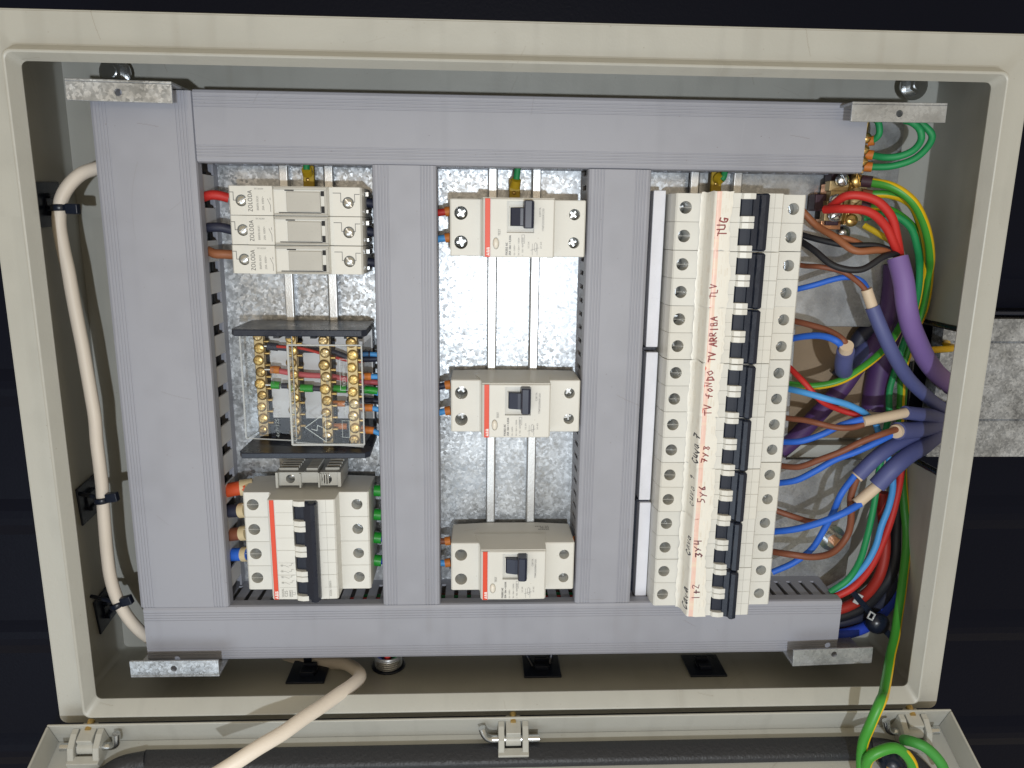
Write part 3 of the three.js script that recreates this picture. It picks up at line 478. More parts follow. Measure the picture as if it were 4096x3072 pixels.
// ---------------------------------------------------------------- column of two-pole breakers with taped labels
{
  const red = '#7d2a2c', blk = '#20202a';
  const notes = [['TUG', (x) => scrawl(x, 'TUG', 9, 6.4, 12, 5.2, red, 0.85)], ['TLV', (x) => scrawl(x, 'TLV', 6, 4.2, 9.5, 4, red, 0.8)], ['TV ARRIBA', (x) => scrawl(x, 'TV ARRIBA', 1, 5.6, 30, 4.2, red, 0.85)], ['TV FONDO', (x) => scrawl(x, 'TV foNDO', 1, 5.4, 31, 4.4, red, 0.85)],
    ['7 y 8 with Cuva 7', (x) => { scrawl(x, '7y8', 4, 7.4, 13, 4.2, red, 0.8); scrawl(x, 'Cuva 7', 3, 1.4, 21, 3.6, blk, 0.75); }], ['5 y 6', (x) => { scrawl(x, '5y6', 12, 7, 13, 4.4, '#6d3038', 0.85); scrawl(x, 'cuva 9', 8, 1.0, 22, 2.8, blk, 0.55); }], ['3 y 4', (x) => { scrawl(x, '3y4', 8, 7, 14, 4.6, '#5d2a38', 0.85); scrawl(x, 'Cava', 8, 1.6, 15, 2.4, blk, 0.6); }], ['1 + 2', (x) => { scrawl(x, '1+2', 13, 7.4, 12, 4.8, '#5d2a38', 0.85); scrawl(x, 'Cava', 4, 1.6, 17, 3, blk, 0.8); }]];
  const where = ['topmost of the column', 'second from the top', 'third from the top', 'fourth from the top', 'fifth from the top', 'sixth from the top', 'second from the bottom', 'lowest, overhanging the bottom duct'];
  let proto;
  for (let i = 0; i < 8; i++) {
    const o = [117.0 + (i % 3) * 0.12, 19.7 - 35.34 * i, 0], label = 'two pole breaker taped ' + notes[i][0].split(' with')[0] + ', ' + where[i];
    if (!proto) { proto = thing('two_pole_breaker', label, 'breaker', o, 'two pole breakers in the right column'); breaker(proto, 2, M.cream); put('stripe', toM(bx(22.3, 25.2, -0.2, -35.0, 56, 58.75, 0.15)), M.red, proto, 0, 0, 0); }
    else { const c = clone(proto, 'two_pole_breaker', label, o); c.rotation.z = (rnd() - 0.5) * 0.006; c.position.z += (rnd() - 0.5) * 0.7 * S; const mm = [M.creamC, M.cream, M.creamB][i % 3]; c.children.forEach((q) => { if (q.name === 'pole_body') q.material = mm; if (q.name === 'screw') q.rotation.z = rnd() * 3; }); }
    // the tape: a thin bent strip over the step of the housing
    const t = thing('tape_label', 'paper tape handwritten ' + notes[i][0] + ', on the breaker ' + where[i].split(',')[0], 'tape label', [o[0] + 26, o[1] - 17.6, 58], 'handwritten tape labels on the breakers');
    const w = 17, L = 36.4, cx = [16.4, 18.4, 19.9, 20.7, 21.7, 24, 27, 30, 33 + (i % 2) * 0.6], cz = [44.75, 45.0, 47.2, 57.2, 58.9, 59.1, 59.15, 59.15, 59.0]; const N = 14, pos = [], uv = [], idx = []; let acc = [0]; for (let k = 1; k < cx.length; k++) acc.push(acc[k - 1] + Math.hypot(cx[k] - cx[k - 1], (cz[k] - cz[k - 1]) * 0.35));
    const endT = 0.5 + rnd() * 1.2, endB = 0.4 + rnd() * 1.0;
    for (let j = 0; j <= N; j++) for (let k = 0; k < cx.length; k++) {
      const f = j / N, e = j === 0 ? (rnd() - 0.5) * endT : j === N ? (rnd() - 0.5) * endB : 0, edge = k === cx.length - 1 ? (rnd() - 0.5) * 1.5 - Math.max(0, Math.sin(f * 3 + i * 2)) * 1.6 : k === 0 ? (rnd() - 0.3) * 1.2 : 0;
      pos.push(o[0] + cx[k] + edge, o[1] + 0.7 - f * (L - (i === 7 ? 0.2 : 1.0)) + e, cz[k] + (k > 3 || k < 2 ? rnd() * 0.28 : rnd() * 0.2) + (k === 3 ? 0 : 0.04)); uv.push(1 - f, 1 - acc[k] / acc.at(-1));
    }
    const C = cx.length; for (let j = 0; j < N; j++) for (let k = 0; k + 1 < C; k++) { const a = j * C + k; idx.push(a, a + C, a + 1, a + 1, a + C, a + C + 1); }
    const g = new THREE.BufferGeometry(); g.setAttribute('position', new THREE.Float32BufferAttribute(pos, 3)); g.setAttribute('uv', new THREE.Float32BufferAttribute(uv, 2)); g.setIndex(idx); g.computeVertexNormals();
    const H = acc.at(-1); const m = film(L, H, 20, (x, ww, hh) => {
      x.fillStyle = '#e8e6df'; x.fillRect(0, 0, ww, hh); for (let q = 0; q < 90; q++) { x.fillStyle = rnd() > 0.5 ? 'rgba(255,250,235,0.14)' : 'rgba(180,165,130,0.10)'; x.fillRect(rnd() * ww, rnd() * hh, 1 + rnd() * 6, 0.2 + rnd() * 0.8); }
      const y0 = acc[4] + 0.6; x.fillStyle = 'rgba(238,138,118,0.34)'; x.fillRect(0, y0, ww, 3.0); for (let q = 0; q < 10; q++) { x.fillStyle = 'rgba(236,224,200,' + 0.35 * rnd() + ')'; x.fillRect(rnd() * ww, y0 - 0.2, 1 + rnd() * 5, 3.4); }
      x.save(); x.translate(0, acc[4] - (i > 3 ? 5.2 : 3.8)); notes[i][1](x); x.restore();
    }, false);
    m.side = THREE.DoubleSide; m.roughness = 0.38;
    part('paper', g, m, t);
  }
}
// ---------------------------------------------------------------- white comb busbar covers beside the breakers
for (const [y0, y1, x, label] of [[21.9, -80.6, 107.2, 'white busbar cover left of the breakers, upper length'], [-84, -189.8, 107.8, 'white busbar cover left of the breakers, middle length'], [-191.6, -266, 108.6, 'white busbar cover left of the breakers, lower length']]) {
  const t = thing('busbar_cover', label, 'busbar cover', [x + 4, (y0 + y1) / 2, 28], 'white busbar covers beside the breakers');
  part('cover', bx(x, x + 8.2, y0, y1, 6, 29, 0.7), M.strip, t); part('spine', bx(x - 1.8, x - 0.1, y0 - 1, y1 + 1, 4, 20, 0.2), M.slate ?? M.black, t);
  part('end_plug', bx(x - 1.2, x + 7.6, y1 - 0.1, y1 - 2.4, 10, 26, 0.3), M.black, t);
}
// ---------------------------------------------------------------- distribution block under its clear cover
{
  const t = thing('distribution_block', 'black distribution block with four brass bars under a clear plastic cover', 'distribution block', [-118, -107, 8]);
  const T = view(850, 1240, 2.676);
  const endPlate = (y0, y1) => { const s = prof([[-159.5, 9], [-159.8, 50], [-157, 55.5], [-78.5, 55.5], [-75.6, 52], [-77, 9]], Math.abs(y1 - y0), 0.5); s.translate(0, y0, 0); return s; };
  part('end_plate', endPlate(-66.6, -70.8), M.black, t); part('end_plate', endPlate(-146.4, -150.2), M.black, t);
  part('base', join(bx(-158, -77, -70.9, -146.3, 8.6, 10.4, 0), bx(-100, -77.6, -70.9, -146.3, 10.5, 12, 0.2), ...[-147, -122, -97].map((x) => bx(x, x + 3, -137, -146.2, 10.5, 22, 0.2)), ...[-140, -116, -94].flatMap((x) => [bx(x, x + 4, -71, -76, 14, 30, 0.2), bx(x + 8, x + 12, -71, -76, 14, 30, 0.2)])), M.black, t);
  part('insulating_sheet', bx(-148, -131.6, -71.5, -134.5, 10.6, 11.4, 0), M.paper, t);
  part('insulating_sheet', bx(-125, -109, -71.5, -134.5, 12.1, 13.4, 0), M.paper, t);
  part('insulating_sheet', bx(-103, -77.8, -71.5, -134.5, 12.2, 13.6, 0), M.paper, t);
  const geoS = toM((() => { const g = crossHead.clone(); g.scale(3.5, 3.5, 2.4); return g; })());
  const bars = [[-152.6, 20, 6.4], [-129, 28, 6.6], [-105.8, 36, 6.8], [-86.6, 44, 6.6]];
  bars.forEach(([x, z, w], i) => {
    const b = part('busbar', bx(x - w / 2, x + w / 2, -72.5, -145.6, z - 5, z, 0.5), M.brassBar, t);
    for (let k = 0; k < 9; k++) { const m = shade(new THREE.Mesh(geoS, M.brass)); m.name = 'screw'; m.rotation.z = k * 1.3 + i; m.scale.setScalar(0.9 + 0.16 * hash(i, k, 5)); m.material = [M.brass, M.tarnish, M.brass, M.tarnishB][Math.floor(hash(k, i, 6) * 4)]; m.position.set((x + 118 + (k % 2 ? 0.5 : -0.4)) * S, (-76.2 - k * 8.1 + 107) * S, (z - 8 + 0.2 + (k * 7 % 5) * 0.25) * S); b.add(m); }
    for (let k = 0; k < 8; k++) { const m = shade(new THREE.Mesh(toM(cylZ(0, 0, -2, 2, 1.1, 10).rotateY(Math.PI / 2)), M.brass)); m.name = 'clamp_screw'; m.position.set((x + 118 + w / 2 + 1) * S, (-80 - k * 8.1 + 107) * S, (z - 8 - 3) * S); b.add(m); }
  });
  const pane = (a, b, c, d) => { const g = new THREE.BufferGeometry(); g.setAttribute('position', new THREE.Float32BufferAttribute([...a, ...b, ...c, ...a, ...c, ...d], 3)); g.computeVertexNormals(); return boxUV(g); };
  const y0 = -76.2, y1 = -141;
  const cov = part('cover', join(pane([-124.5, y1, 55], [-78.8, y1, 55], [-78.8, y0, 55], [-124.5, y0, 55]), pane([-124.5, y1, 54.9], [-124.5, y0, 54.9], [-126.5, y0, 36], [-126.5, y1, 36]), pane([-161.5, y1 - 3, 30], [-126.5, y1 - 3, 36], [-126.5, y0 + 3, 36], [-161.5, y0 + 3, 30]), pane([-78.8, y1, 55], [-77.8, y1, 20], [-77.8, y0, 20], [-78.8, y0, 55])), M.clear, t);
  const E = (a, b, r = 0.55) => boxUV(rod(a, b, r, 8));
  part('cover_edge', join(E([-124.5, y0, 55], [-124.5, y1, 55], 0.8), E([-124.5, y1, 55], [-78.8, y1, 55], 0.8), E([-124.5, y0, 55], [-78.8, y0, 55]), E([-78.8, y0, 55], [-78.8, y1, 55]), E([-126.5, y1 - 3, 36], [-126.5, y0 + 3, 36], 0.4), E([-161.5, y1 - 3, 30], [-161.5, y0 + 3, 30], 0.7), E([-161.5, y1 - 3, 30], [-126.5, y1 - 3, 36], 0.5), E([-126, y1 - 3, 40], [-80, y1 - 3, 50], 0.4), E([-161.5, y0 + 3, 30], [-158, y0 + 3, 10], 0.4), E([-161.5, y1 - 3, 30], [-158, y1 - 3, 10], 0.4)), M.edge, cov);
  const em = film(45, 62, 16, (x) => {   // x runs up the photograph, y runs to the right
  }); 
  const print = (w, h, x, y, z, draw, ry = 0) => { const g = new THREE.PlaneGeometry(w * S, h * S); g.rotateZ(Math.PI / 2); const f = film(w, h, 18, draw); f.roughness = 0.25; const m = shade(new THREE.Mesh(g, f)); m.castShadow = false; m.name = 'moulded_lettering'; m.position.set((x + 118) * S, (y + 107) * S, (z - 8) * S); m.rotation.y = ry; cov.add(m); };
  const ink = 'rgba(212,222,226,0.62)', dim = 'rgba(110,120,126,0.75)';
  print(60, 4, -101, -108, 55.25, (x) => { x.fillStyle = dim; x.font = '3px sans-serif'; x.fillText('www.               .com.ar', 10, 3, 46); });
  print(62, 6, -90, -108, 55.25, (x) => { x.fillStyle = ink; x.font = '3px sans-serif'; x.fillText('1x35 mm²', 36, 3.4); x.fillText('4x 2,5', 18, 3.4); x.strokeStyle = ink; x.lineWidth = 0.3; x.strokeRect(3, 0.6, 11, 4.4); x.strokeRect(34, 0.4, 20, 4.6); });
  print(30, 20, -106.5, -127, 55.25, (x) => { x.strokeStyle = ink; x.lineWidth = 0.5; x.beginPath(); x.moveTo(3, 13.5); x.lineTo(22, 13.5); x.lineTo(12.5, 0.6); x.closePath(); x.stroke(); x.beginPath(); x.moveTo(11.5, 4.5); x.lineTo(10.4, 8); x.lineTo(14, 8.4); x.lineTo(12.4, 11.6); x.stroke(); });
  print(24, 4, -139, -131, 34.5, (x) => { x.fillStyle = ink; x.font = '3.4px sans-serif'; x.fillText('4x7=125 A', 1, 3.2); }, -0.17);
  print(30, 4, -156, -92, 31.6, (x) => { x.fillStyle = dim; x.font = '3.4px sans-serif'; x.fillText('Un= 500 V', 4, 3.2); }, -0.17);
  print(30, 4, -141, -95, 34.2, (x) => { x.fillStyle = dim; x.font = '3px sans-serif'; x.fillText('Ue= 690 V', 4, 3.2); }, -0.17);
  // leads inside and leaving at the right
  const lead = (label, mat, r, pts, fer, fmat, fl = 9) => {
    const P = pts.map(([x, y, z]) => T(x, y, z)); const w = thing('wire', label, 'wire', P[0], 'leads of the distribution block');
    part('insulation', tube(P, r), mat, w);
    if (fer) { const F = fer.map(([x, y, z]) => T(x, y, z)); part('ferrule', boxUV(rod(F[0], F[1], r + 0.7, 16)), fmat, w); part('copper_end', boxUV(rod(F[1], [2 * F[1][0] - F[0][0] * 1 - (F[1][0] - F[0][0]) * 0.3, F[1][1], F[1][2]], 1.0, 10)), M.steel, w); }
  };
  lead('red lead from an orange ferrule, crossing behind the brass bars', W.pink, 2.0, [[700, 650, 22], [900, 685, 22], [1180, 705, 22], [1440, 730, 24], [1640, 790, 22], [1800, 780, 22]], [[720, 642, 22], [625, 635, 22]], W.orange);
  lead('black lead with a red band, uppermost behind the brass bars', W.slate, 2.0, [[690, 400, 20], [860, 420, 20], [1250, 440, 22], [1500, 520, 22], [1800, 520, 22]], [[700, 398, 20], [590, 385, 20]], W.slate);
  lead('thin red lead looping under the uppermost black lead', W.red, 1.0, [[690, 390, 22], [860, 395, 24], [1120, 450, 26], [1400, 530, 24], [1620, 560, 22], [1790, 520, 22]]);
  lead('short black lead with a wide green ferrule, at the left bar', W.slate, 2.0, [[740, 810, 22], [820, 812, 22], [1000, 830, 22]], [[720, 806, 22], [632, 800, 22]], W.ferruleGreen);
  lead('short black lead with a wide green ferrule, at the second bar', W.slate, 2.0, [[1070, 838, 24], [1150, 842, 24], [1300, 850, 24]], [[1078, 838, 24], [945, 835, 24]], W.ferruleGreen);
  lead('short black lead with a wide green ferrule, at the third bar', W.slate, 2.0, [[1420, 848, 26], [1480, 850, 26], [1620, 860, 26]], [[1435, 848, 26], [1300, 842, 26]], W.ferruleGreen);
  lead('light blue lead with the widest green ferrule, leaving at the right', W.lightBlue, 1.9, [[1740, 880, 30], [1800, 900, 30], [1860, 930, 28]], [[1770, 868, 30], [1632, 848, 30]], W.ferruleGreen);
  lead('light blue lead with an orange ferrule, first below the black plate', W.lightBlue, 1.8, [[1680, 712, 34], [1760, 712, 34], [1850, 715, 32]], [[1700, 712, 34], [1565, 706, 34]], W.orange);
  lead('light blue lead with an orange ferrule, just under the wide green one', W.lightBlue, 1.8, [[1700, 1050, 34], [1780, 1065, 34], [1860, 1090, 32]], [[1715, 1048, 34], [1585, 1042, 34]], W.orange);
  lead('light blue lead with an orange ferrule, lowest of the block', W.lightBlue, 1.8, [[1710, 1290, 34], [1780, 1320, 34], [1860, 1360, 32]], [[1725, 1292, 34], [1592, 1272, 34]], W.orange);
  lead('blue lead at the upper right corner of the block', W.lightBlue, 1.6, [[1560, 462, 26], [1640, 468, 26], [1760, 476, 26], [1860, 484, 24]], [[1690, 472, 26], [1560, 462, 26]], W.slate);
  lead('dark lead with an orange ferrule between the third and fourth bars, upper', W.slate, 1.4, [[1405, 1003, 28], [1500, 1000, 28]], [[1420, 1003, 28], [1290, 1000, 28]], W.orange);
  lead('dark lead with an orange ferrule between the third and fourth bars, lower', W.slate, 1.4, [[1430, 1245, 28], [1500, 1245, 28]], [[1440, 1246, 28], [1298, 1244, 28]], W.orange);
  lead('black lead running down to the right out of the block', W.slate, 2.0, [[1450, 960, 18], [1640, 965, 20], [1860, 985, 20]]);
}
// ---------------------------------------------------------------- earth leads on the tops of the rails
for (const [v, pts, label] of [[view(780, 640, 2.836), [[1262, 30], [1265, 110], [1275, 310]], 'green lead with a yellow crimp lug above the fuse holders'], [view(1740, 640, 3.456), [[1145, 90], [1125, 270], [1105, 560]], 'green lead with a yellow crimp lug above the uppermost residual current device'], [view(2500, 720, 2.37), [[935, -30], [915, 0], [880, 105]], 'green lead with a yellow crimp lug above the breaker column']]) {
  const [a, b, c] = pts.map(([x, y]) => v(x, y, 16)); const t = thing('earth_lead', label, 'earth lead', b, 'green earth leads with yellow lugs on the rails');
  part('insulation', tube([[a[0] - 0.4, a[1] + 8, 20], a, b], 2.1), W.green, t);
  const sl = rod(b, [c[0], c[1] + 9, 13], 3.2, 16, 3.6); part('lug_sleeve', boxUV(sl), W.lugYellow, t);
  const fl = bx(c[0] - 3.6, c[0] + 3.6, c[1] + 14, c[1] - 3, 9, 12, 0.8); part('lug_tongue', fl, W.lugYellow, t);
  const s = new THREE.SphereGeometry(1.2, 12, 8); s.scale(1, 1, 0.6); s.translate(c[0] - 0.5, c[1] + 5, 12.2); part('rivet', s, M.brass, t);
}
// ---------------------------------------------------------------- short leads between the ducts and the devices
function shortLead(label, v, pts, r, mat, fer, fmat, group) {
  const P = pts.map(([x, y, z]) => v(x, y, z)); const t = thing('wire', label, 'wire', P[0], group);
  part('insulation', tube(P, r), mat, t);
  if (fer) { const F = fer.map(([x, y, z]) => v(x, y, z)); part('ferrule', boxUV(rod(F[0], F[1], fer[0][3] ?? r + 0.6, 18)), fmat, t); }
}
{
  const A = view(780, 640, 2.836), g = 'leads entering the fuse holders';
  shortLead('red lead into the left end of the topmost fuse holder', A, [[-20, 450, 24], [80, 425, 26], [170, 398, 28], [260, 400, 28], [380, 430, 26]], 3.0, W.red, null, null, g);
  shortLead('black lead into the left end of the middle fuse holder', A, [[0, 760, 24], [100, 770, 26], [200, 762, 28], [300, 765, 28], [420, 795, 26]], 3.0, W.slate, null, null, g);
  shortLead('brown lead into the left end of the lowest fuse holder', A, [[60, 1010, 24], [150, 1030, 26], [220, 1062, 28], [320, 1068, 28], [440, 1075, 26]], 3.0, W.tanBrown, null, null, g);
  shortLead('black lead out of the right end of the topmost fuse holder', A, [[1870, 470, 26], [1950, 485, 26], [2070, 500, 24]], 2.9, W.slate, null, null, g);
  shortLead('black lead out of the right end of the middle fuse holder', A, [[1890, 800, 26], [1960, 812, 26], [2080, 825, 24]], 2.9, W.slate, null, null, g);
  shortLead('black lead out of the right end of the lowest fuse holder', A, [[1900, 1155, 26], [1970, 1160, 26], [2090, 1170, 24]], 2.9, W.slate, null, null, g);
  const B = view(850, 1800, 2.592), h = 'supply leads entering the main breaker';
  shortLead('thick orange red lead into the top of the main breaker', B, [[20, 440, 20], [120, 425, 22], [280, 395, 24], [360, 390, 24]], 5.0, W.orangeRed, [[285, 393, 24, 5.6], [420, 375, 22]], W.collar, h);
  shortLead('thick black lead into the main breaker, second from the top', B, [[40, 640, 22], [150, 635, 24], [340, 622, 26]], 4.6, W.slate, [[286, 628, 25, 5.2], [350, 622, 26]], W.collar, h);
  shortLead('thick brown lead into the main breaker, third from the top', B, [[60, 900, 22], [170, 880, 24], [350, 858, 26]], 4.6, W.brown, [[298, 864, 25, 5.2], [360, 858, 26]], W.collar, h);
  shortLead('thick blue lead into the main breaker, fourth from the top', B, [[70, 1090, 22], [180, 1085, 24], [370, 1078, 26]], 4.6, W.blue, [[314, 1080, 25, 5.2], [370, 1078, 26]], W.collar, h);
  const k = ['topmost', 'second from the top', 'third from the top', 'lowest'];
  [[420, 418], [668, 664], [910, 905], [1146, 1140]].forEach(([y, y2], i) => shortLead('dark lead with a bright green ferrule at the main breaker, ' + k[i], B, [[1720, y, 24], [1790, y + 6, 22], [1860, y + 26, 20]], 2.6, W.deepBlue, [[1752, y + 2, 24, 4.1], [1678, y2, 24]], W.ferruleGreen, 'green ferrules at the right of the main breaker'));
  const gg = 'leads with orange ferrules at the residual current devices';
  const R1 = view(1740, 640, 3.456), R2 = view(1740, 1440, 3.456), R3 = view(1740, 2000, 3.456);
  const rcd = (v, which, ys, cols, dy) => {
    ys.slice(0, 2).forEach((y, i) => shortLead(cols[i][1] + ' lead with an orange ferrule at the left of the ' + which + ' residual current device', v, [[205, y - 8, 24], [150, y, 24], [60, y + dy, 24], [-40, y + dy + 24, 22]], 2.3, cols[i][0], [[140, y + 2, 24, 3.1], [215, y - 10, 24]], W.orange, gg));
    ys.slice(2).forEach(([x, y], i) => shortLead(['upper', 'lower'][i] + ' orange ferrule at the right of the ' + which + ' residual current device', v, [[x, y, 24], [x + 60, y + 4, 24], [x + 160, y + 10, 22]], 2.1, i ? W.lightBlue : W.brown, [[x - 20, y, 24, 3.1], [x + 36, y + 2, 24]], W.orange, gg));
  };
  rcd(R1, 'uppermost', [715, 1078, [2075, 785], [2060, 1158]], [[W.red, 'red'], [W.lightBlue, 'light blue']], 12);
  rcd(R2, 'middle', [348, 705, [1990, 380], [1975, 690]], [[W.slate, 'dark blue'], [W.lightBlue, 'light blue']], 20);
  rcd(R3, 'lowest', [570, 870, [1915, 560], [1905, 880]], [[W.brown, 'brown'], [W.lightBlue, 'light blue']], 0);
  const u = thing('wire_bundle', 'dark supply wires inside the broad left duct, seen through its slots', 'wires', [-200, -90, 20]);
  [[W.black, -187, 12], [W.slate, -186, 21], [W.black, -187, 30], [W.brown, -196, 26], [W.slate, -194, 16]].forEach(([m, x, z], i) => part('wire', tube([[x, 30, z], [x + 1, -60, z + 1], [x - 1, -150, z], [x, -225 - i * 3, z]], 4.6, 10, 10), m, u));
  // thin white cord ends beside the lowest device
  // wires lying inside the bottom duct, seen through its slots
  const d = thing('wire_bundle', 'coloured wires lying inside the bottom duct, seen through its slots', 'wires', [0, -280, 20]);
  [[W.red, -266.6, 24], [W.deepBlue, -268, 29.5], [W.green, -267.5, 18], [W.blue, -271, 33], [W.brown, -269, 12]].forEach(([m, y, z], i) => part('wire', tube([[-100 + i * 6, y, z], [-20, y - 1, z + 1], [60, y, z], [90 + i * 5, y - 1, z]], 1.7, 8, 8), m, d));
}
// ---------------------------------------------------------------- brass earth bar at the upper right
const W1 = view(3260, 460, 2.765), W2 = view(3060, 1000, 2.5925), W3 = view(3060, 1560, 2.5925), W4 = view(3000, 2160, 2.5925), Z3 = view(2696, 0, 1.58), Z8 = view(2696, 2022, 1.58), Z6 = view(0, 2022, 1.58), Z4 = view(0, 1010, 1.58), Z1 = view(0, 0, 1.58), Z7 = view(1350, 2022, 1.58);
{
  const a = W1(585, 80, 22), b = W1(340, 1215, 22); const t = thing('earth_bar', 'brass earth bar with rows of screws at the right end of the top duct', 'earth bar', [(a[0] + b[0]) / 2, (a[1] + b[1]) / 2, 20]);
  part('bar', boxUV(join(boxUV(rod([a[0], a[1], 20], [b[0], b[1], 20], 2.6, 4)), boxUV(rod([a[0] - 0.2, a[1], 22.4], [b[0], b[1], 22.4], 0.9, 6)))), M.brass, t);
  for (const [x, y] of [[572, 255], [545, 385], [528, 515]]) { const p = W1(x, y, 24); part('screw', (() => { const g = slotHead.clone(); g.scale(3.4, 3.4, 4); g.translate(...p); return g; })(), M.brass, t); part('clamp', bx(p[0] - 5, p[0] + 2, p[1] - 5.2, p[1] - 7.4, 14, 23, 0.4), M.brassBar, t); }
  for (const [x, y, m] of [[310, 720, M.steel], [470, 730, M.brass], [240, 945, M.steel], [455, 870, M.brassBar], [230, 1110, M.steel], [405, 1165, M.brass], [450, 970, M.brassBar], [300, 960, M.brassBar]]) { const p = W1(x, y, 25); part('screw', (() => { const g = slotHead.clone(); g.scale(4.2, 4.2, 4); g.rotateZ(x); g.translate(...p); return g; })(), m, t); }
  for (const [x, y] of [[390, 790], [400, 900], [360, 1010], [330, 1120]]) { const p = W1(x, y, 20); part('clamp', bx(p[0] - 14, p[0] + 12, p[1] + 3.6, p[1] - 3.2, 13, 20, 0.6), M.brassBar, t); }
  for (const [x, y] of [[235, 810], [170, 1200]]) { const p = W1(x, y, 12); part('foot', bx(p[0] - 6, p[0] + 8, p[1] + 3, p[1] - 4, 2, 11, 0.5), M.copper, t); }
  for (const [x, y, w] of [[285, 690, 15], [100, 960, 15], [185, 1120, 9]]) { const p = W1(x, y, 14); part('spacer', bx(p[0] - w * 0.4, p[0] + w * 0.6, p[1] + 5, p[1] - 6, 3, 14, 0.8), W.shrink, t); }
}
// ---------------------------------------------------------------- wires and cables at the right
const G2 = 'wires and cables at the right of the breakers';
function run(name, label, category, segs, r, mat, extras = [], group = G2) {
  const P = [];
  for (const [v, pts] of segs) for (const q of pts) {              // drop points that would turn the run back where two views meet
    if (segs.length > 1 && ((v === W3 && q[1] > 1555 && segs.some(([k]) => k === W4)) || (v === W4 && q[1] < 75 && segs.some(([k]) => k === W3)))) continue;
    const p = v(...q), n = P.length;
    if (n > 1) { const d = P[n - 1].map((c, i) => c - P[n - 2][i]), e = p.map((c, i) => c - P[n - 1][i]); const dot = d[0] * e[0] + d[1] * e[1] + d[2] * e[2]; if (Math.hypot(...e) < 4 || (q === pts[0] && dot < 0.55 * Math.hypot(...d) * Math.hypot(...e))) continue; }
    P.push(p);
  }
  const end = P.at(-1); if (end[0] > 316 && end[1] > -170 && end[1] < -60) P.push([Math.max(end[0] + 8, 344), end[1] - 2, -16], [Math.max(end[0] + 22, 362), end[1] - 3, -40]);   // out of the wall and down behind the tray
  const t = thing(name, label, category, P[Math.floor(P.length / 2)], group); const body = tube(P, r, r > 3 ? 18 : 14, 1.8), sd = stripeDir.get(mat);
  if (sd) { const nr = body.attributes.normal, uv = body.attributes.uv; for (let i = 0; i < nr.count; i++) uv.setY(i, Math.min(0.99, Math.max(0.01, 0.5 + 0.5 * (nr.getX(i) * sd.x + nr.getY(i) * sd.y + nr.getZ(i) * sd.z)))); }
  part('insulation', body, mat, t);
  for (const [pn, a, b, rr, m, r2] of extras) part(pn, boxUV(clean(rod(a, b, rr, 20, r2 ?? rr))), m, t);
  return t;
}
const wire = (label, segs, r, mat, ex) => run('wire', label, 'wire', segs, r, mat, ex);
// green loops at the top
wire('small green loop nearest the duct end, curling under the bracket', [[W1, [[600, 290, 22], [655, 270, 24], [710, 210, 27], [725, 140, 28], [695, 70, 27], [640, 30, 24]]]], 2.1, W.green, [['ferrule', W1(655, 280, 24), W1(590, 290, 22), 3.1, W.orange]]);
wire('inner of the two large green loops beside the duct end', [[W1, [[600, 440, 22], [650, 450, 24], [790, 468, 30], [950, 450, 34], [1100, 380, 36], [1175, 270, 36], [1160, 160, 36], [1080, 85, 36], [1000, 60, 32]]]], 2.2, W.green, [['ferrule', W1(645, 445, 24), W1(565, 435, 22), 3.1, W.orange]]);
wire('outer of the two large green loops beside the duct end', [[W1, [[580, 575, 22], [640, 578, 24], [800, 575, 28], [1000, 530, 32], [1180, 430, 34], [1280, 310, 34], [1290, 190, 34], [1230, 95, 34], [1130, 50, 32]]]], 2.2, W.green, [['ferrule', W1(632, 576, 24), W1(545, 572, 22), 3.1, W.orange]]);
const gy = striped(0.62, [0.75, 0.55, 0.35]), gy2 = striped(0.80, [-0.1, -0.9, 0.45]), gy3 = striped(0.80, [-0.3, -0.85, 0.4]), gyRight = striped(0.80, [0.9, -0.1, 0.42]);
run('earth_cable', 'thick yellow and green earth cable arching from the top of the brass bar', 'earth cable', [[W1, [[560, 735, 26], [650, 742, 28], [820, 780, 34], [980, 860, 38], [1110, 985, 38], [1200, 1150, 36], [1255, 1350, 32], [1280, 1560, 26]]], [W2, [[1715, 100, 18], [1700, 300, 10], [1640, 620, 4], [1500, 1000, -2], [1420, 1300, -6], [1405, 1640, -8]]], [W3, [[1400, 200, -8], [1405, 700, -4]]]], 2.9, gy, [['heat_shrink', W1(632, 742, 28), W1(515, 730, 25), 3.7, W.shrink]]);
run('earth_cable', 'yellow and green earth cable second from the top of the brass bar', 'earth cable', [[W1, [[540, 880, 24], [640, 885, 26], [800, 880, 28], [980, 915, 28], [1110, 1060, 26], [1190, 1300, 22], [1235, 1600, 16]]], [W2, [[1660, 200, 10], [1600, 500, 2], [1480, 900, -6], [1450, 1200, -10], [1430, 1600, -12]]]], 2.6, gy2, [['heat_shrink', W1(625, 885, 26), W1(520, 870, 24), 3.2, W.brown]]);
run('earth_cable', 'yellow and green earth cable behind the red wires at the brass bar', 'earth cable', [[W1, [[520, 1010, 22], [620, 1030, 24], [780, 1035, 24], [900, 1080, 24], [1050, 1200, 22], [1150, 1340, 18], [1200, 1600, 12]]]], 2.4, gy3, [['heat_shrink', W1(608, 1025, 24), W1(505, 1005, 22), 3.1, W.shrink]]);
wire('green wire from the brass bar down to the bottom duct', [[W1, [[540, 1135, 24], [640, 1110, 26], [780, 1090, 28], [920, 1125, 30], [1040, 1230, 30], [1110, 1380, 28], [1150, 1580, 24]]], [W2, [[1600, 120, 20], [1590, 400, 14], [1500, 800, 4], [1380, 1150, 0], [1310, 1400, 0], [1270, 1640, 2]]], [W3, [[1290, 250, 4], [1240, 500, 6], [1160, 1000, 10], [1080, 1450, 16]]], [W4, [[1195, 20, 18], [1120, 250, 24], [1020, 400, 28], [900, 500, 28], [830, 540, 26]]]], 2.3, W.green);
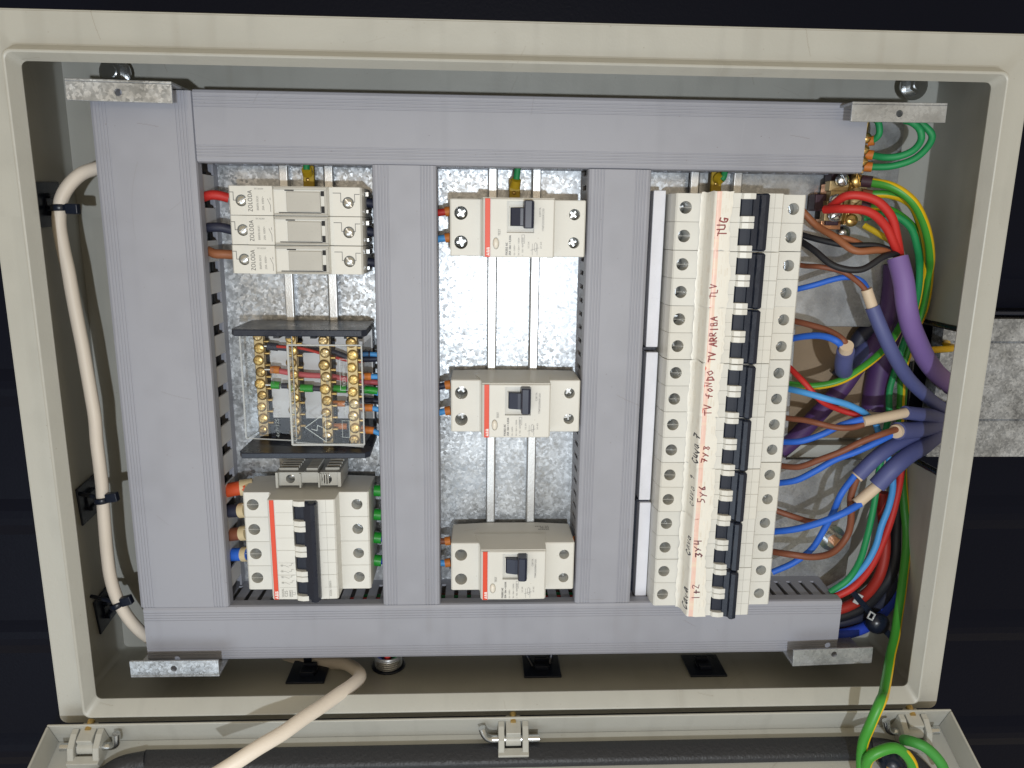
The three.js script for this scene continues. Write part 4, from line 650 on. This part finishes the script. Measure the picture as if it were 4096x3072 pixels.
wire('short yellow wire slanting into the cut end of the purple cable', [[W1, [[545, 1222, 26], [640, 1275, 30], [740, 1335, 34], [840, 1400, 38], [900, 1500, 40]]]], 2.0, W.yellow);
wire('upper of the two red wires looping over the brass bar', [[W1, [[170, 1020, 34], [185, 970, 38], [260, 915, 42], [400, 893, 46], [540, 900, 48], [680, 950, 50], [800, 1050, 50], [870, 1180, 48], [900, 1320, 46], [930, 1480, 44], [945, 1580, 40]]]], 2.7, W.red);
wire('lower of the two red wires looping over the brass bar', [[W1, [[110, 1045, 34], [180, 1045, 40], [300, 1038, 46], [450, 1038, 48], [600, 1075, 50], [720, 1160, 50], [800, 1265, 48], [860, 1390, 46], [920, 1500, 44], [940, 1590, 40]]]], 2.7, W.red);
wire('orange brown wire from the topmost breaker into the purple cable', [[Z3, [[790, 1310, 24], [828, 1345, 26]]], [W1, [[10, 1215, 28], [110, 1290, 34], [240, 1355, 40], [330, 1405, 44], [400, 1480, 46], [520, 1505, 46], [680, 1500, 46], [810, 1485, 44], [880, 1540, 40]]]], 2.3, W.tanBrown);
wire('second orange brown strand branching off beside the black wires', [[W1, [[250, 1350, 38], [340, 1365, 40], [440, 1395, 40], [530, 1440, 38], [640, 1490, 38]]]], 1.9, W.tanBrown);
wire('upper black wire from the second pole to the purple cable', [[Z3, [[790, 1480, 22], [830, 1500, 26]]], [W1, [[20, 1372, 30], [160, 1405, 36], [330, 1435, 40], [560, 1452, 42], [760, 1448, 44], [900, 1520, 42]]]], 2.0, W.black);
wire('lower black wire sagging from the breakers to the purple cable', [[Z3, [[780, 1510, 22], [830, 1535, 28]]], [W2, [[500, 0, 36], [600, 75, 42], [720, 165, 46], [830, 215, 48], [930, 225, 50], [1030, 185, 50], [1150, 110, 50], [1280, 45, 48], [1360, 10, 46], [1400, 30, 42]]]], 2.1, W.black);
// purple cable at the top
{
  const t = run('cable', 'bright purple cable with its cut end under the red wires', 'cable', [[W2, [[1375, 80, 45], [1420, 250, 48], [1455, 450, 50], [1490, 680, 48], [1550, 880, 42], [1640, 1080, 34], [1740, 1230, 26], [1850, 1340, 16], [1990, 1440, 4]]]], 6.4, W.purple);
  const a = W2(1375, 80, 45), b = W2(1420, 250, 48); const d = b.map((v, i) => (v - a[i]) * 0.02), e = a.map((v, i) => v - d[i]);
  part('inner_sheath', boxUV(clean(rod(a, e, 5.6, 24, 5.2))), W.inner, t); part('filler', boxUV(clean(rod(e, e.map((v, i) => v - d[i] * 0.6), 4.4, 20, 4.2))), W.shrink, t);
}
// violet blue cables
wire('thin brown wire from the fourth pole to the upper violet cable', [[view(2696, 1010, 1.58), [[790, 78, 24], [830, 85, 28]]], [W2, [[400, 150, 32], [560, 172, 38], [720, 200, 42], [840, 240, 46], [930, 305, 46], [1000, 365, 46], [1045, 420, 46]]]], 1.7, W.brown);
wire('blue wire rising from the fourth pole to the upper violet cable', [[W2, [[290, 415, 24], [380, 395, 28], [520, 360, 32], [680, 312, 34], [820, 283, 36], [930, 290, 38], [1010, 330, 40], [1065, 410, 44]]]], 1.9, W.blue);
{
  const t = run('cable', 'long violet blue cable with a cream cut end, slanting down to the right', 'cable', [[W2, [[1112, 590, 46], [1170, 740, 48], [1245, 920, 48], [1330, 1090, 46], [1440, 1260, 40], [1570, 1420, 32], [1700, 1540, 24], [1790, 1600, 16], [1960, 1700, 2]]]], 4.5, W.indigo, [['inner_sheath', W2(1052, 405, 46), W2(1118, 605, 46), 3.5, W.inner]]);
}
wire('brown wire bending into the short violet stub', [[W2, [[270, 730, 24], [330, 742, 28], [480, 780, 36], [620, 822, 42], [740, 880, 48], [820, 945, 52], [855, 1010, 48]]]], 2.1, W.brown);
wire('blue wire bending into the short violet stub', [[W2, [[250, 930, 24], [310, 912, 28], [430, 893, 36], [560, 888, 44], [670, 910, 50], [750, 950, 53], [805, 1010, 48]]]], 2.2, W.blue);
{
  const a = W2(838, 1040, 50), b = W2(800, 1240, 32); const t = run('cable', 'short violet blue cable stub pointing at the viewer, tan board behind it', 'cable', [[W2, [[838, 1045, 50], [825, 1130, 44], [805, 1210, 36], [830, 1260, 22], [900, 1200, 8], [1050, 1000, -4], [1150, 850, -8]]]], 5.6, W.indigo);
  const n = a.map((v, i) => a[i] + (a[i] - b[i]) * 0.24); part('inner_sheath', boxUV(clean(rod(a, n, 4.3, 24))), W.inner, t);
}
// deep purple cables lying at the back
run('cable', 'deep purple cable slanting down to the left behind the earth cable', 'cable', [[W2, [[1330, 150, 4], [1300, 500, 2], [1240, 760, 0], [1120, 980, -2], [960, 1200, -2], [780, 1460, -2]]], [W3, [[600, 190, -2], [420, 400, 0], [250, 560, 2], [150, 640, 2]]]], 6.2, W.purpleDeep);
run('cable', 'deep purple cable hanging straight, its cut end above the cream sheath', 'cable', [[W2, [[1440, 300, -6], [1330, 750, -10], [1220, 1100, -12], [1150, 1400, -12], [1130, 1560, -12]]], [W3, [[1120, 215, -10]]]], 8.6, W.purpleDeep, [['inner_sheath', W3(1120, 200, -10), W3(1118, 235, -9), 8.0, W.inner]]);
run('cable', 'dark violet cable behind the short stub', 'cable', [[W2, [[1160, 760, -4], [1000, 900, -6], [930, 1040, -8], [860, 1200, -10], [760, 1320, -10]]]], 6.0, W.slate);
run('earth_cable', 'yellow and green earth cable curving across the tan board', 'earth cable', [[W2, [[250, 1395, 16], [330, 1410, 18], [480, 1412, 22], [650, 1395, 26], [820, 1340, 28], [980, 1245, 28], [1120, 1140, 26], [1250, 1020, 22], [1340, 900, 16], [1420, 760, 8]]]], 2.6, striped(0.72, [0.35, -0.85, 0.35]));
wire('red wire crossing over the earth cable below the breakers middle', [[W2, [[235, 1200, 24], [300, 1260, 28], [400, 1360, 36], [480, 1470, 40], [580, 1560, 40], [720, 1630, 38]]], [W3, [[760, 200, 36], [880, 248, 36], [1000, 275, 38]]]], 2.0, W.red);
wire('light blue wire running above the red one to the cream sheath', [[W2, [[215, 1435, 24], [300, 1452, 30], [450, 1488, 40], [600, 1530, 44], [780, 1580, 44], [900, 1620, 42]]], [W3, [[960, 200, 42], [1040, 240, 38], [1090, 300, 30]]]], 2.2, W.lightBlue);
wire('brown wire sagging from the tenth pole into the cream sheath', [[W3, [[185, 282, 24], [260, 296, 28], [420, 315, 36], [560, 348, 42], [700, 382, 44], [820, 395, 46], [930, 385, 46], [1020, 358, 46]]]], 2.0, W.brown);
wire('blue wire rising into the cream sheath over the deep purple cable', [[W3, [[165, 540, 24], [250, 545, 28], [380, 525, 34], [540, 480, 38], [690, 425, 40], [800, 360, 40], [900, 325, 42], [1020, 302, 46]]]], 2.2, W.blue);
run('cable', 'violet cable with a long cream inner sheath, middle of the right side', 'cable', [[W3, [[1450, 235, 40], [1560, 250, 36], [1680, 262, 30], [1800, 290, 20], [1960, 330, 4]]]], 4.7, W.indigo, [['inner_sheath', W3(1012, 330, 46), W3(1462, 236, 40), 3.4, W.inner]]);
wire('brown wire climbing from the twelfth pole to the ringed cable end', [[W3, [[145, 785, 24], [220, 805, 28], [330, 805, 34], [460, 760, 40], [620, 703, 44], [780, 645, 48], [950, 560, 50], [1110, 490, 52], [1250, 445, 52], [1395, 400, 46]]]], 2.1, W.brown);
wire('blue wire climbing just under the brown one to the ringed cable end', [[W3, [[125, 968, 24], [200, 965, 28], [330, 935, 34], [470, 872, 38], [620, 770, 40], [770, 710, 42], [920, 650, 44], [1080, 575, 46], [1220, 515, 46], [1360, 440, 44]]]], 2.2, W.blue);
{
  const t = run('cable', 'violet cable whose round cream end faces the viewer', 'cable', [[W3, [[1375, 425, 46], [1470, 425, 40], [1600, 405, 32], [1740, 370, 22], [1960, 330, 2]]]], 6.0, W.indigo);
  const a = W3(1375, 425, 46); part('inner_sheath', boxUV(clean(rod(a, [a[0] - 2.4, a[1], a[2] + 1.6], 4.8, 22, 4.6))), W.inner, t);
}
run('cable', 'violet cable cut open above the lower plate, blue and brown wires leaving it', 'cable', [[W3, [[965, 885, 40], [1050, 800, 42], [1170, 690, 42], [1320, 575, 38], [1480, 490, 32], [1640, 430, 24], [1800, 400, 14], [1960, 360, 2]]]], 5.0, W.indigo, [['inner_sheath', W3(945, 905, 40), W3(975, 878, 40), 4.4, W.inner]]);
run('cable', 'lowest violet cable, with a cream inner sheath pointing down left', 'cable', [[W3, [[1160, 990, 44], [1240, 900, 46], [1360, 780, 46], [1500, 670, 40], [1640, 580, 32], [1760, 480, 22], [1960, 380, 2]]]], 5.8, W.indigo, [['inner_sheath', W3(950, 1180, 44), W3(1165, 995, 44), 3.9, W.inner]]);
wire('blue wire dropping from the open violet cable to the lowest breaker', [[W3, [[935, 880, 40], [870, 950, 42], [810, 1040, 42], [760, 1150, 42], [715, 1250, 38], [670, 1370, 34], [590, 1480, 32], [510, 1570, 30]]], [W4, [[690, 40, 30], [610, 125, 28], [480, 215, 28], [340, 290, 28], [230, 335, 26], [180, 350, 24]]]], 2.2, W.blue);
wire('brown wire swinging round past the copper stud to the lowest but one breaker', [[W3, [[950, 910, 40], [915, 980, 40], [895, 1100, 38], [900, 1260, 36], [890, 1390, 34], [860, 1500, 32], [800, 1590, 32]]], [W4, [[1000, 20, 32], [920, 85, 34], [800, 145, 36], [660, 175, 38], [520, 172, 38], [380, 145, 34], [270, 125, 28], [210, 118, 24]]]], 2.4, W.brown);
wire('short brown wire slipping under the blue one beside the lower breakers', [[W3, [[85, 1240, 24], [150, 1258, 26], [280, 1305, 28], [400, 1345, 28], [520, 1368, 26], [680, 1350, 22], [800, 1290, 24], [900, 1200, 34], [960, 1175, 40]]]], 2.1, W.brown);
wire('blue wire from the lowest cream sheath to the breakers second from the bottom', [[W3, [[75, 1470, 24], [160, 1465, 28], [320, 1437, 36], [500, 1395, 42], [660, 1338, 46], [800, 1285, 48], [900, 1235, 48], [990, 1180, 46]]]], 2.4, W.blue);
// bundle going down the right side
wire('light blue wire curving down into the bottom duct at the right', [[W3, [[1150, 350, 0], [1220, 560, 2], [1330, 880, 10], [1325, 1030, 14], [1280, 1230, 18], [1190, 1470, 20], [1120, 1620, 22]]], [W4, [[1340, 20, 22], [1250, 190, 24], [1130, 330, 26], [1000, 460, 27], [860, 560, 26]]]], 2.3, W.lightBlue);
wire('red wire curving down into the bottom duct beside the light blue one', [[W3, [[1420, 800, 6], [1395, 960, 10], [1345, 1200, 14], [1270, 1450, 18], [1200, 1620, 20]]], [W4, [[1400, 30, 20], [1300, 200, 24], [1170, 390, 28], [1030, 520, 30], [920, 580, 30], [840, 610, 28]]]], 2.7, W.red);
run('cable', 'thick red supply cable curving into the end of the bottom duct', 'cable', [[W3, [[1225, 1060, -2], [1225, 1250, -2], [1245, 1500, 0]]], [W4, [[1425, 20, 2], [1390, 220, 6], [1310, 420, 10], [1200, 560, 14], [1080, 655, 18], [930, 725, 20], [820, 750, 20]]]], 3.9, W.redDeep);
run('cable', 'thick black supply cable under the red one at the lower right', 'cable', [[W3, [[1400, 900, -6], [1375, 1250, -4], [1385, 1560, -2]]], [W4, [[1520, 20, 0], [1490, 240, 4], [1410, 430, 8], [1290, 590, 12], [1150, 705, 16], [950, 785, 18], [820, 810, 18]]]], 4.6, W.black);
run('cable', 'second black supply cable, outermost of the lower right bundle', 'cable', [[W3, [[1470, 1000, -10], [1430, 1300, -8], [1450, 1600, -6]]], [W4, [[1570, 60, -4], [1545, 270, 0], [1470, 480, 4], [1340, 660, 8], [1180, 770, 12], [950, 850, 14], [820, 870, 14]]]], 4.2, W.slate);
run('cable', 'dark brown supply cable just above the thick blue one', 'cable', [[W4, [[1560, 200, -8], [1500, 480, -4], [1400, 650, 0], [1250, 790, 6], [1080, 850, 10], [940, 880, 12], [820, 890, 12]]]], 3.6, W.brown);
run('cable', 'thick blue supply cable, lowest of the bundle at the duct end', 'cable', [[W3, [[1500, 1200, -10], [1520, 1600, -8]]], [W4, [[1590, 200, -6], [1545, 440, 0], [1470, 620, 6], [1370, 760, 12], [1240, 870, 16], [1090, 945, 20], [930, 985, 22], [820, 990, 22]]]], 4.1, plastic(0.025, 0.07, 0.55));
{
  const [x, y, z] = W4(1250, 780, 20); const t = thing('cable_tie', 'black cable tie with a shiny clip round the bundle at the lower right', 'cable tie', [x, y, z]);
  const a = W4(1130, 620, 22), b = W4(1370, 900, 22); part('strap', bx(-26, 26, -2.2, 2.2, -1, 1, 0.4).rotateZ(Math.atan2(b[1] - a[1], b[0] - a[0])).translate((a[0] + b[0]) / 2, (a[1] + b[1]) / 2, 24), M.black, t);
  const k = W4(1325, 865, 26); const kn = new THREE.SphereGeometry(8, 18, 12); kn.scale(1.1, 1, 0.8); kn.translate(...k); part('knot', boxUV(clean(kn)), M.black, t);
  const c = W4(1258, 788, 30), fr = new THREE.TorusGeometry(3.6, 0.9, 8, 4); fr.rotateZ(0.35); fr.scale(0.8, 1, 1); fr.translate(...c); part('clip', boxUV(clean(fr)), M.edge, t);
  const d = W4(1120, 612, 24); part('tail', bx(-4, 4, -2.4, 2.4, -0.6, 0.6, 0.3).rotateZ(1.1).translate(...d), M.edge, t);
}
run('earth_cable', 'bright green and yellow earth cable hanging over the rim to the door', 'earth cable', [[W3, [[1420, 560, -2], [1425, 900, 2], [1448, 1250, 6], [1472, 1490, 9]]], [W4, [[1628, 130, 14], [1610, 280, 18], [1575, 500, 26], [1540, 750, 34], [1500, 1000, 46], [1450, 1230, 62], [1420, 1450, 82], [1390, 1600, 96]]], [Z8, [[1315, 1220, 108], [1270, 1340, 114], [1215, 1460, 112], [1192, 1560, 110], [1190, 1680, 112], [1200, 1800, 116]]]], 3.3, gyRight);
const D6 = view(3300, 2640, 2.779);
run('earth_cable', 'green earth cable making a small loop round the door stud', 'earth cable', [[D6, [[440, 1240, 112], [475, 1130, 116], [560, 1030, 118], [680, 980, 118], [800, 985, 118], [900, 1050, 118], [965, 1150, 118], [985, 1260, 118], [960, 1400, 118]]]], 3.3, gyRight);
run('earth_cable', 'green earth cable arching over the door gasket, outside the small loop', 'earth cable', [[D6, [[880, 890, 98], [960, 905, 106], [1080, 950, 110], [1190, 1030, 112], [1290, 1150, 114], [1340, 1280, 114]]]], 3.4, W.leaf);
{
  const p = D6(740, 1150, 104); const t = thing('door_stud', 'dark round stud with a brass end inside the green loop on the door', 'stud', p);
  const g = new THREE.SphereGeometry(8, 20, 12); g.translate(...p); part('cap', boxUV(clean(g)), M.black, t); const q = D6(750, 1205, 108); part('stud', boxUV(rod([q[0] - 4, q[1], q[2]], [q[0] + 4, q[1] + 1, q[2] + 4], 2.4, 16)), M.brass, t);
}
run('earth_cable', 'short yellow and green wire leaving through the opening in the right wall', 'earth cable', [[W2, [[1690, 1040, 14], [1760, 1045, 16], [1850, 1035, 16], [1960, 1020, 10]]]], 2.4, striped(0.35, [0, 0.7, 0.7]));
// ---------------------------------------------------------------- cream cord at the left and over the bottom rim
run('cord', 'cream cord tied along the left wall of the enclosure', 'cord', [[Z1, [[660, 1050, 14], [600, 1062, 18], [520, 1098, 24], [440, 1165, 28], [390, 1250, 30], [370, 1350, 30], [380, 1500, 30]]], [Z4, [[415, 20, 30], [455, 250, 30], [525, 600, 30], [585, 950, 30], [630, 1350, 30], [655, 1640, 30]]], [Z6, [[668, 180, 30], [690, 400, 30], [735, 580, 30], [800, 700, 29], [880, 790, 24], [960, 850, 16]]]], 4.1, W.cordCream, [], 'cream cord');
run('cord', 'cream cord leaving under the bottom duct and hanging out over the rim', 'cord', [[view(900, 2500, 2.765), [[-120, 400, -8], [30, 425, -6], [250, 440, -4], [500, 440, -4], [800, 425, 0], [1100, 418, 6], [1300, 425, 14], [1440, 480, 26], [1490, 560, 40], [1430, 650, 56], [1200, 810, 78], [900, 1010, 98], [600, 1210, 114], [300, 1400, 126], [0, 1590, 134], [-200, 1720, 138]]]], 4.6, W.cordCream, [], 'cream cord');
// ---------------------------------------------------------------- stick-on tie bases and ties
const tieGroup = 'black stick on tie bases inside the enclosure';
function tieBase(label, o, side, turn = 0) {          // side: on the left wall; else on the bottom wall
  const t = thing('tie_base', label, 'tie base', o, tieGroup);
  const g = join(bx(-14, 14, -14, 14, 0, 1.6, 0.5), bx(-5, 5, -7, -4, 1.5, 5, 0.5), bx(-5, 5, 4, 7, 1.5, 5, 0.5), bx(-6, 6, -3.9, 3.9, 1.5, 3, 0.3)); g.rotateZ(turn); if (side) g.rotateY(Math.PI / 2); else g.rotateX(-Math.PI / 2);
  g.translate(...o); part('pad', boxUV(g), M.black, t);
}
tieBase('black tie base on the left wall behind the uppermost tie of the cord', [-283.1, 8, 14], true, 0.05);
tieBase('black tie base on the left wall behind the middle tie of the cord', [-283.1, -196, 6], true, 0.1);
tieBase('black tie base on the left wall behind the lowest tie of the cord', [-283.1, -283.5, 0], true, 0.15);
tieBase('black tie base on the bottom wall, with a strap up to the cream cord', [-131, -330.1, 16.5], false);
tieBase('black tie base on the bottom wall under the middle column, with an open strap', [43.2, -330.1, 13.5], false);
tieBase('black tie base on the bottom wall at the right, with no strap', [167.6, -330.1, 15.5], false);
function cordTie(label, p, head, along) {
  const t = thing('cable_tie', label, 'cable tie', p, 'black ties round the cream cord');
  const g = new THREE.TorusGeometry(4.7, 0.8, 8, 26); g.scale(1, 1, 2.6); g.applyQuaternion(new THREE.Quaternion().setFromUnitVectors(new THREE.Vector3(0, 0, 1), new THREE.Vector3(...along).normalize())); g.translate(...p); part('strap', boxUV(clean(g)), M.black, t);
  const h = bx(-4.2, 3.6, -3.2, 3.2, -2.4, 2.4, 0.8); h.rotateZ(head[3]); h.translate(head[0], head[1], head[2]); part('head', h, M.black, t);
  part('link', boxUV(rod([p[0] - 3, p[1], p[2] - 3], [-282, p[1], p[2] - 12], 1.5, 8)), M.black, t);
}
cordTie('uppermost black tie holding the cream cord', Z1(378, 1312, 30), [...Z1(462, 1320, 33), 0], [0.05, -1, 0]);
cordTie('middle black tie holding the cream cord', Z4(646, 1562, 30), [...Z4(712, 1546, 33), 0.15], [0.08, -1, 0]);
cordTie('lowest black tie holding the cream cord', Z6(742, 625, 30), [...Z6(803, 600, 33), 0.3], [0.45, -1, 0]);
{
  const v = view(900, 2500, 2.765); const a = v(905, 480, 10), b = v(905, 370, -2); const t = thing('cable_tie', 'black strap over the cream cord under the bottom duct', 'cable tie', a); part('strap', bx(a[0] - 3, a[0] + 3, a[1] - 1, b[1] + 6, 5.5, 7, 0.3), M.black, t);
  const c = Z7(1200, 960, 6), d = Z7(1330, 955, 6); const u = thing('cable_tie', 'open black strap standing on the middle tie base of the bottom wall', 'cable tie', [(c[0] + d[0]) / 2, c[1], 8]);
  part('strap', tube([[c[0] + 4, -330, 14], [c[0] - 1, -322, 8], [c[0] - 2, -312, 4], [c[0] + 8, -303, 2], [d[0] - 4, -304, 2], [d[0] + 3, -314, 6], [d[0] + 1, -328, 12]], 1.5, 8), M.black, u);
}
// flexible conduit in the bottom wall
{
  const o = [-73, -331, 8]; const t = thing('conduit', 'corrugated metal conduit in the bottom wall with blue, red and green wires', 'conduit', o);
  const rs = []; for (let i = 0; i < 7; i++) { const g = new THREE.TorusGeometry(9.4 - (i === 6 ? 0.5 : 0), 1.1, 10, 30); g.rotateX(Math.PI / 2); g.translate(o[0], -331 + i * 1.7, o[2]); rs.push(boxUV(clean(g))); } part('coil', join(...rs), M.rail, t);
  const gr = new THREE.TorusGeometry(11.2, 1.6, 10, 30); gr.rotateX(Math.PI / 2); gr.translate(o[0], -330, o[2]); part('grommet', boxUV(clean(gr)), M.black, t);
  for (const [dx, dz, m] of [[-6, 2, W.deepBlue], [0, 4, W.red], [5.5, 2, W.green], [0, -4, W.brown]]) part('wire', tube([[o[0] + dx, -333, o[2] + dz], [o[0] + dx, -318, o[2] + dz], [o[0] + dx + 1, -304, o[2] + dz - 2], [o[0] + dx + 2, -292, o[2] + dz - 2]], 2.4), m, t);
}
renderer.render(scene, camera);
